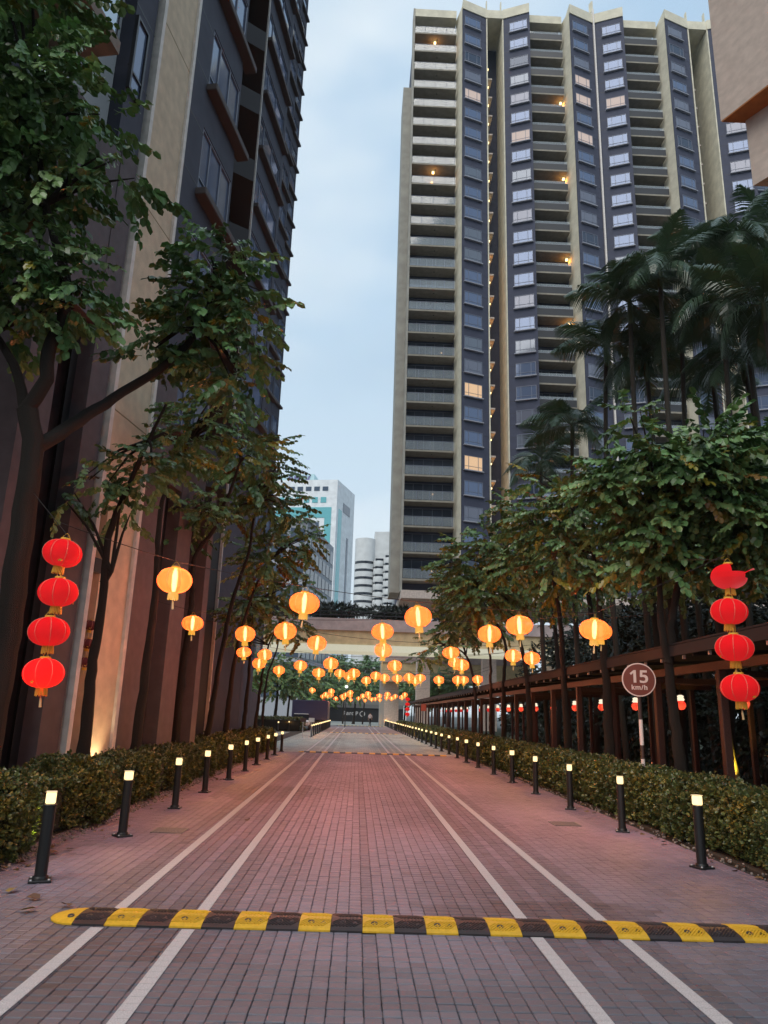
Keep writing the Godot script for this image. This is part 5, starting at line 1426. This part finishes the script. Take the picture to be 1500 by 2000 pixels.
# ---------------------------------------------------------------- the rest
func small_things() -> void:
	var t := thing("speed_sign", "round brown fifteen speed limit sign on a striped pole behind the right hedge", "road sign", V(4.98, 0, -13.45), -0.18)
	var b := MB.new(); b.tube([V(0, 0, 0), V(0, 2.1, 0)], [0.032], 12); put("pole", b.mesh(), mat("pole_brown", 0.05, 0.03, 0.028, 0.5), t)
	for k in 2:
		b = MB.new(); b.tube([V(0, 0.55 + 0.66 * k, 0), V(0, 0.98 + 0.66 * k, 0)], [0.0335], 12); put("white_band", b.mesh(), mat("band_white", 0.75, 0.70, 0.68, 0.5), t)
	var disc := func(r: float, th: float) -> ArrayMesh:
		var m := MB.new(); m.lathe([Vector2(0, -th / 2), Vector2(r - 0.003, -th / 2), Vector2(r, 0), Vector2(r - 0.003, th / 2), Vector2(0, th / 2)], 48); return m.mesh()
	var up := Basis(Vector3.RIGHT, PI / 2)
	put("plate", disc.call(0.292, 0.02), mat("plate_white", 0.74, 0.62, 0.57, 0.45), t, V(0, 2.32, 0.045), up)
	var pl := put("face", disc.call(0.272, 0.012), mat("plate_brown", 0.17, 0.045, 0.03, 0.5), t, V(0, 2.32, 0.053), up)
	var sf := SystemFont.new(); sf.font_names = PackedStringArray(["Droid Sans"]); sf.font_weight = 700
	var tm := TextMesh.new(); tm.text = "15"; tm.font = sf; tm.font_size = 96; tm.pixel_size = 0.0032; tm.depth = 0.006
	put("number", tm, M.plate_white, t, V(0, 2.375, 0.062))
	tm = TextMesh.new(); tm.text = "km/h"; tm.font = sf; tm.font_size = 48; tm.pixel_size = 0.0023; tm.depth = 0.006
	put("unit", tm, M.plate_white, t, V(0, 2.185, 0.062))
	# pedestrian
	person()
	# blue hoarding and parked car
	t = thing("delivery_truck", "navy blue box truck parked beyond the low hedge on the left", "truck", V(-4.35, 0, -71.5), 0.0)
	b = MB.new(); b.box(V(0, 1.75, -2.6), V(3.3, 1.8, 5.0), Basis(), 0.05); put("box_body", b.mesh(), mat("navy", 0.022, 0.026, 0.075, 0.5), t)
	b = MB.new(); b.box(V(0, 0.66, -2.6), V(2.2, 0.3, 4.9)); put("chassis", b.mesh(), M.black_metal, t)
	for s in [-1, 1]:
		for z in [-0.9, -4.2]:
			b = MB.new(); b.lathe([Vector2(0.0, -0.13), Vector2(0.40, -0.13), Vector2(0.44, -0.08), Vector2(0.44, 0.08), Vector2(0.40, 0.13), Vector2(0, 0.13)], 18); put("wheel", b.mesh(), M.black_rubber, t, V(s * 1.2, 0.44, z), Basis(Vector3.BACK, PI / 2))
	car(V(-5.05, 0, -69.4))
	# barrier stands
	for k in 2:
		t = thing("notice_stand", ["thin metal notice stand left of the far lane", "small notice stand with a pale top beside the far bollards"][k], "stand", V(-3.25 + 0.42 * k, 0, -47.5 - 1.5 * k))
		b = MB.new(); b.tube([V(0, 0, 0), V(0, 1.0, 0)], [0.02], 8); put("pole", b.mesh(), M.galv, t)
		b = MB.new(); b.lathe([Vector2(0, 0.03), Vector2(0.17, 0.02), Vector2(0.18, 0.0)], 14); put("base", b.mesh(), M.galv, t)
		b = MB.new(); b.box(V(0, 1.1, 0), V(0.36, 0.22 + 0.04 * k, 0.03), Basis(), 0.005); put("board", b.mesh(), M.brown_wood if k == 0 else M.white_trim, t)
	# hanging red sign board on the right, far
	t = thing("red_notice", "small red notice board on a post beyond the pergola", "sign", V(5.35, 0, -62))
	b = MB.new(); b.tube([V(0, 0, 0), V(0, 1.9, 0)], [0.025], 6); put("pole", b.mesh(), M.galv, t)
	b = MB.new(); b.box(V(0, 2.2, 0.03), V(0.42, 0.55, 0.03)); put("board", b.mesh(), mat("notice_red", 0.45, 0.09, 0.05), t)
	# white street lamp globe, far
	t = thing("street_lamp", "white globe street lamp among the far trees", "street lamp", V(-1.3, 0, -88))
	b = MB.new(); b.tube([V(0, 0, 0), V(0, 4.4, 0)], [0.06, 0.04], 8); put("pole", b.mesh(), M.black_metal, t)
	b = MB.new(); b.lathe([Vector2(0.02, -0.18), Vector2(0.16, -0.1), Vector2(0.19, 0.0), Vector2(0.14, 0.12), Vector2(0, 0.17)], 14, V(0, 4.5, 0)); put("globe", b.mesh(), glow("globe_white", 0.9, 0.95, 0.85, 1.6), t)
	omni("globe_light", V(-1.3, 4.5, -88), Color(0.95, 1, 0.9), 3.0, 0.1)
	# fallen leaves
	var lb := MB.new(); leaf_into(lb, Vector3.ZERO, V(0, 0, -1), Vector3.UP, 0.13, 0.08)
	var lm := lb.mesh()
	var lp := [V(-2.95, 0.02, -7.2), V(-2.6, 0.02, -7.0), V(-2.95, 0.02, -6.95), V(-2.35, 0.02, -6.85), V(-2.6, 0.02, -6.6), V(-1.55, 0.02, -11.9), V(-3.3, 0.02, -7.05), V(-3.25, 0.02, -9.1)]
	var ll := ["yellow fallen leaf at the foot of the first left bollard", "yellow fallen leaf beyond the left end of the hump", "curled brown leaf nearest the first left bollard", "brown leaf beside the yellow end cap", "dry leaf left of the hump", "dark curled leaf lying on the outer left line's far side", "pale fallen leaf at the left edge", "leaf by the gravel at the left hedge"]
	for k in lp.size():
		var o := put("fallen_leaf", lm, mat("dry_%d" % (k % 2), [0.30, 0.10][k % 2], [0.20, 0.05][k % 2], [0.05, 0.03][k % 2], 0.7), self, lp[k], Basis.from_euler(V(0.2, k * 1.3, 0.25)))
		tag(o, ll[k], "leaf", "leaves fallen on the paving")
	var cv := [V(-2.45, 0.006, -10.9), V(3.35, 0.006, -12.6)]
	for k in 2:
		t = thing("access_cover", ["square metal access cover beside the second left bollard", "square metal access cover before the second right bollard"][k], "cover", cv[k])
		b = MB.new()
		for sx in [-1, 1]:
			b.box(V(sx * 0.2, 0, 0), V(0.02, 0.014, 0.42)); b.box(V(0, 0, sx * 0.2), V(0.38, 0.014, 0.02))
		put("frame", b.mesh(), mat("cover_steel", 0.12, 0.11, 0.11, 0.5), t)
		b = MB.new(); b.box(V(0, -0.001, 0), V(0.376, 0.012, 0.376), Basis(), 0.004); put("plate", b.mesh(), mat("cover_fill", 0.24, 0.20, 0.21, 0.7, "stain", 3.0), t)
	var litter := []; var lcs := []
	for k in 260:
		var lft := k % 2 == 0
		var zz := rng.randf_range(-34, -5)
		litter.append(Transform3D(Basis.from_euler(V(rng.randf_range(-0.4, 0.4), rng.randf() * TAU, rng.randf_range(-0.4, 0.4))).scaled(Vector3.ONE * rng.randf_range(0.4, 0.9)), V((-3.5 + absf(rng.randfn()) * 0.22) if lft else (4.5 - absf(rng.randfn()) * 0.2), 0.016, zz)))
		var lc := rng.randf_range(0.5, 1.2)
		lcs.append(Color(0.16 * lc, 0.10 * lc, 0.04 * lc))
	multi("leaf_litter", lm, M.leaf, litter, lcs)
	# path light by the columns
	t = thing("path_light", "slim black path light with bright tip before the purple columns", "lamp", V(-4.55, 0, -19.9))
	b = MB.new(); b.tube([V(0, 0, 0), V(0, 1.18, 0)], [0.025], 8); put("post", b.mesh(), M.black_metal, t)
	b = MB.new(); b.box(V(0, 1.22, 0), V(0.05, 0.07, 0.05)); put("lamp_head", b.mesh(), M.lamp_white, t)

func car(at: Vector3) -> void:
	var t := thing("parked_car", "white car parked in front of the navy truck, far left", "car", at, 0.0)
	var b := MB.new()
	b.box(V(0, 0.62, -2.0), V(1.72, 0.5, 4.1), Basis(), 0.14); put("body", b.mesh(), mat("car_white", 0.7, 0.72, 0.75, 0.25), t)
	b = MB.new(); b.prism([Vector2(-0.7, -1.1), Vector2(0.7, -1.1), Vector2(0.72, -3.3), Vector2(-0.72, -3.3)], 0.86, 1.36); put("cabin", b.mesh(), M.dark_glass, t)
	b = MB.new(); b.box(V(0, 1.39, -2.2), V(1.3, 0.06, 1.9), Basis(), 0.025); put("roof", b.mesh(), M.car_white, t)
	for s in [-1, 1]:
		b = MB.new(); b.box(V(s * 0.62, 0.68, 0.05), V(0.3, 0.14, 0.06), Basis(), 0.02); put("headlight", b.mesh(), M.galv, t)
		for z in [-0.75, -3.25]:
			b = MB.new(); b.lathe([Vector2(0.0, -0.1), Vector2(0.28, -0.1), Vector2(0.31, -0.06), Vector2(0.31, 0.06), Vector2(0.28, 0.1), Vector2(0, 0.1)], 16); put("wheel", b.mesh(), M.black_rubber, t, V(s * 0.8, 0.31, z), Basis(Vector3.BACK, PI / 2))
	b = MB.new(); b.box(V(0, 0.42, 0.07), V(1.1, 0.16, 0.04)); put("grille", b.mesh(), M.frame_dark, t)

func person() -> void:
	var t := thing("person", "person in pale shirt and dark trousers walking away near the end wall", "person", V(1.8, 0, -103.5), 0.3)
	# one surface: a smooth union of tapered capsules meshed on a grid (marching cells with surface nets)
	var J := [[V(0, 1.02, 0), V(0, 1.38, 0), 0.135, 0.16], [V(-0.09, 0.95, 0), V(-0.11, 0.5, 0.10), 0.095, 0.065], [V(-0.11, 0.5, 0.10), V(-0.11, 0.09, 0.0), 0.062, 0.045], [V(-0.11, 0.07, 0.0), V(-0.11, 0.05, -0.17), 0.045, 0.038], [V(0.09, 0.95, 0), V(0.10, 0.52, -0.12), 0.095, 0.065], [V(0.10, 0.52, -0.12), V(0.10, 0.09, -0.02), 0.062, 0.045], [V(0.10, 0.07, -0.02), V(0.10, 0.05, -0.2), 0.045, 0.038], [V(-0.19, 1.38, 0), V(-0.24, 1.12, -0.04), 0.06, 0.048], [V(-0.24, 1.12, -0.04), V(-0.22, 0.88, -0.12), 0.045, 0.034], [V(-0.22, 0.86, -0.12), V(-0.22, 0.77, -0.14), 0.036, 0.022], [V(0.19, 1.38, 0), V(0.24, 1.12, 0.05), 0.06, 0.048], [V(0.24, 1.12, 0.05), V(0.23, 0.88, 0.0), 0.045, 0.034], [V(0.23, 0.86, 0.0), V(0.23, 0.77, -0.02), 0.036, 0.022], [V(0, 1.42, 0), V(0, 1.54, -0.01), 0.06, 0.05], [V(0, 1.58, -0.01), V(0, 1.66, -0.01), 0.085, 0.092]]
	var cs := 0.03
	var N := Vector3i(24, 62, 20)
	var org := V(-0.36, -0.04, -0.32)
	var F := PackedFloat32Array(); F.resize(N.x * N.y * N.z)
	for z in N.z:
		for y in N.y:
			for x in N.x:
				var p := org + V(x, y, z) * cs
				var best := 9.0
				for q in J:
					var a: Vector3 = q[0]; var ab: Vector3 = q[1] - a
					var h := clampf((p - a).dot(ab) / ab.length_squared(), 0, 1)
					var dd := (p - a - ab * h).length() - lerpf(q[2], q[3], h)
					var k := 0.05
					var m := clampf(0.5 + 0.5 * (best - dd) / k, 0, 1)
					best = lerpf(best, dd, m) - k * m * (1 - m)
				F[x + N.x * (y + N.y * z)] = best
	var idx := {}
	var pts := []
	for z in N.z - 1:
		for y in N.y - 1:
			for x in N.x - 1:
				var s := Vector3.ZERO; var c := 0
				for e in [[0, 0, 0, 1, 0, 0], [0, 1, 0, 1, 1, 0], [0, 0, 1, 1, 0, 1], [0, 1, 1, 1, 1, 1], [0, 0, 0, 0, 1, 0], [1, 0, 0, 1, 1, 0], [0, 0, 1, 0, 1, 1], [1, 0, 1, 1, 1, 1], [0, 0, 0, 0, 0, 1], [1, 0, 0, 1, 0, 1], [0, 1, 0, 0, 1, 1], [1, 1, 0, 1, 1, 1]]:
					var f0 := F[x + e[0] + N.x * (y + e[1] + N.y * (z + e[2]))]
					var f1 := F[x + e[3] + N.x * (y + e[4] + N.y * (z + e[5]))]
					if (f0 < 0) != (f1 < 0):
						s += V(x + e[0], y + e[1], z + e[2]).lerp(V(x + e[3], y + e[4], z + e[5]), f0 / (f0 - f1)); c += 1
				if c:
					idx[Vector3i(x, y, z)] = pts.size(); pts.append(org + s / c * cs)
	var b := MB.new(); b.colored = true
	var ctr := V(0, 0.9, 0)
	for z in range(1, N.z - 1):
		for y in range(1, N.y - 1):
			for x in range(1, N.x - 1):
				var f0 := F[x + N.x * (y + N.y * z)]
				for ax in 3:
					var o := Vector3i.ZERO; o[ax] = 1
					var f1 := F[x + o.x + N.x * (y + o.y + N.y * (z + o.z))]
					if (f0 < 0) == (f1 < 0): continue
					var u := Vector3i.ZERO; u[(ax + 1) % 3] = 1
					var w := Vector3i.ZERO; w[(ax + 2) % 3] = 1
					var p := Vector3i(x, y, z)
					var A: Vector3 = pts[idx[p]]; var B: Vector3 = pts[idx[p - u]]; var C: Vector3 = pts[idx[p - u - w]]; var D: Vector3 = pts[idx[p - w]]
					var nn := V(o.x, o.y, o.z) * (1.0 if f0 < 0 else -1.0)
					var yy := (A.y + C.y) / 2
					var side := absf((A.x + C.x) / 2)
					b.col = Color(0.012, 0.012, 0.018)
					if yy > 1.0 and yy < 1.46: b.col = Color(0.55, 0.46, 0.46)
					if side > 0.17 and yy < 1.1: b.col = Color(0.34, 0.2, 0.14)
					if yy > 1.46: b.col = Color(0.34, 0.2, 0.14)
					if yy > 1.6: b.col = Color(0.012, 0.01, 0.01)
					b.flat(A, B, C, nn); b.flat(A, C, D, nn)
	var m := mat("person_cloth", 1, 1, 1, 0.8); m.vertex_color_use_as_albedo = true
	put("body", b.mesh(), m, t)
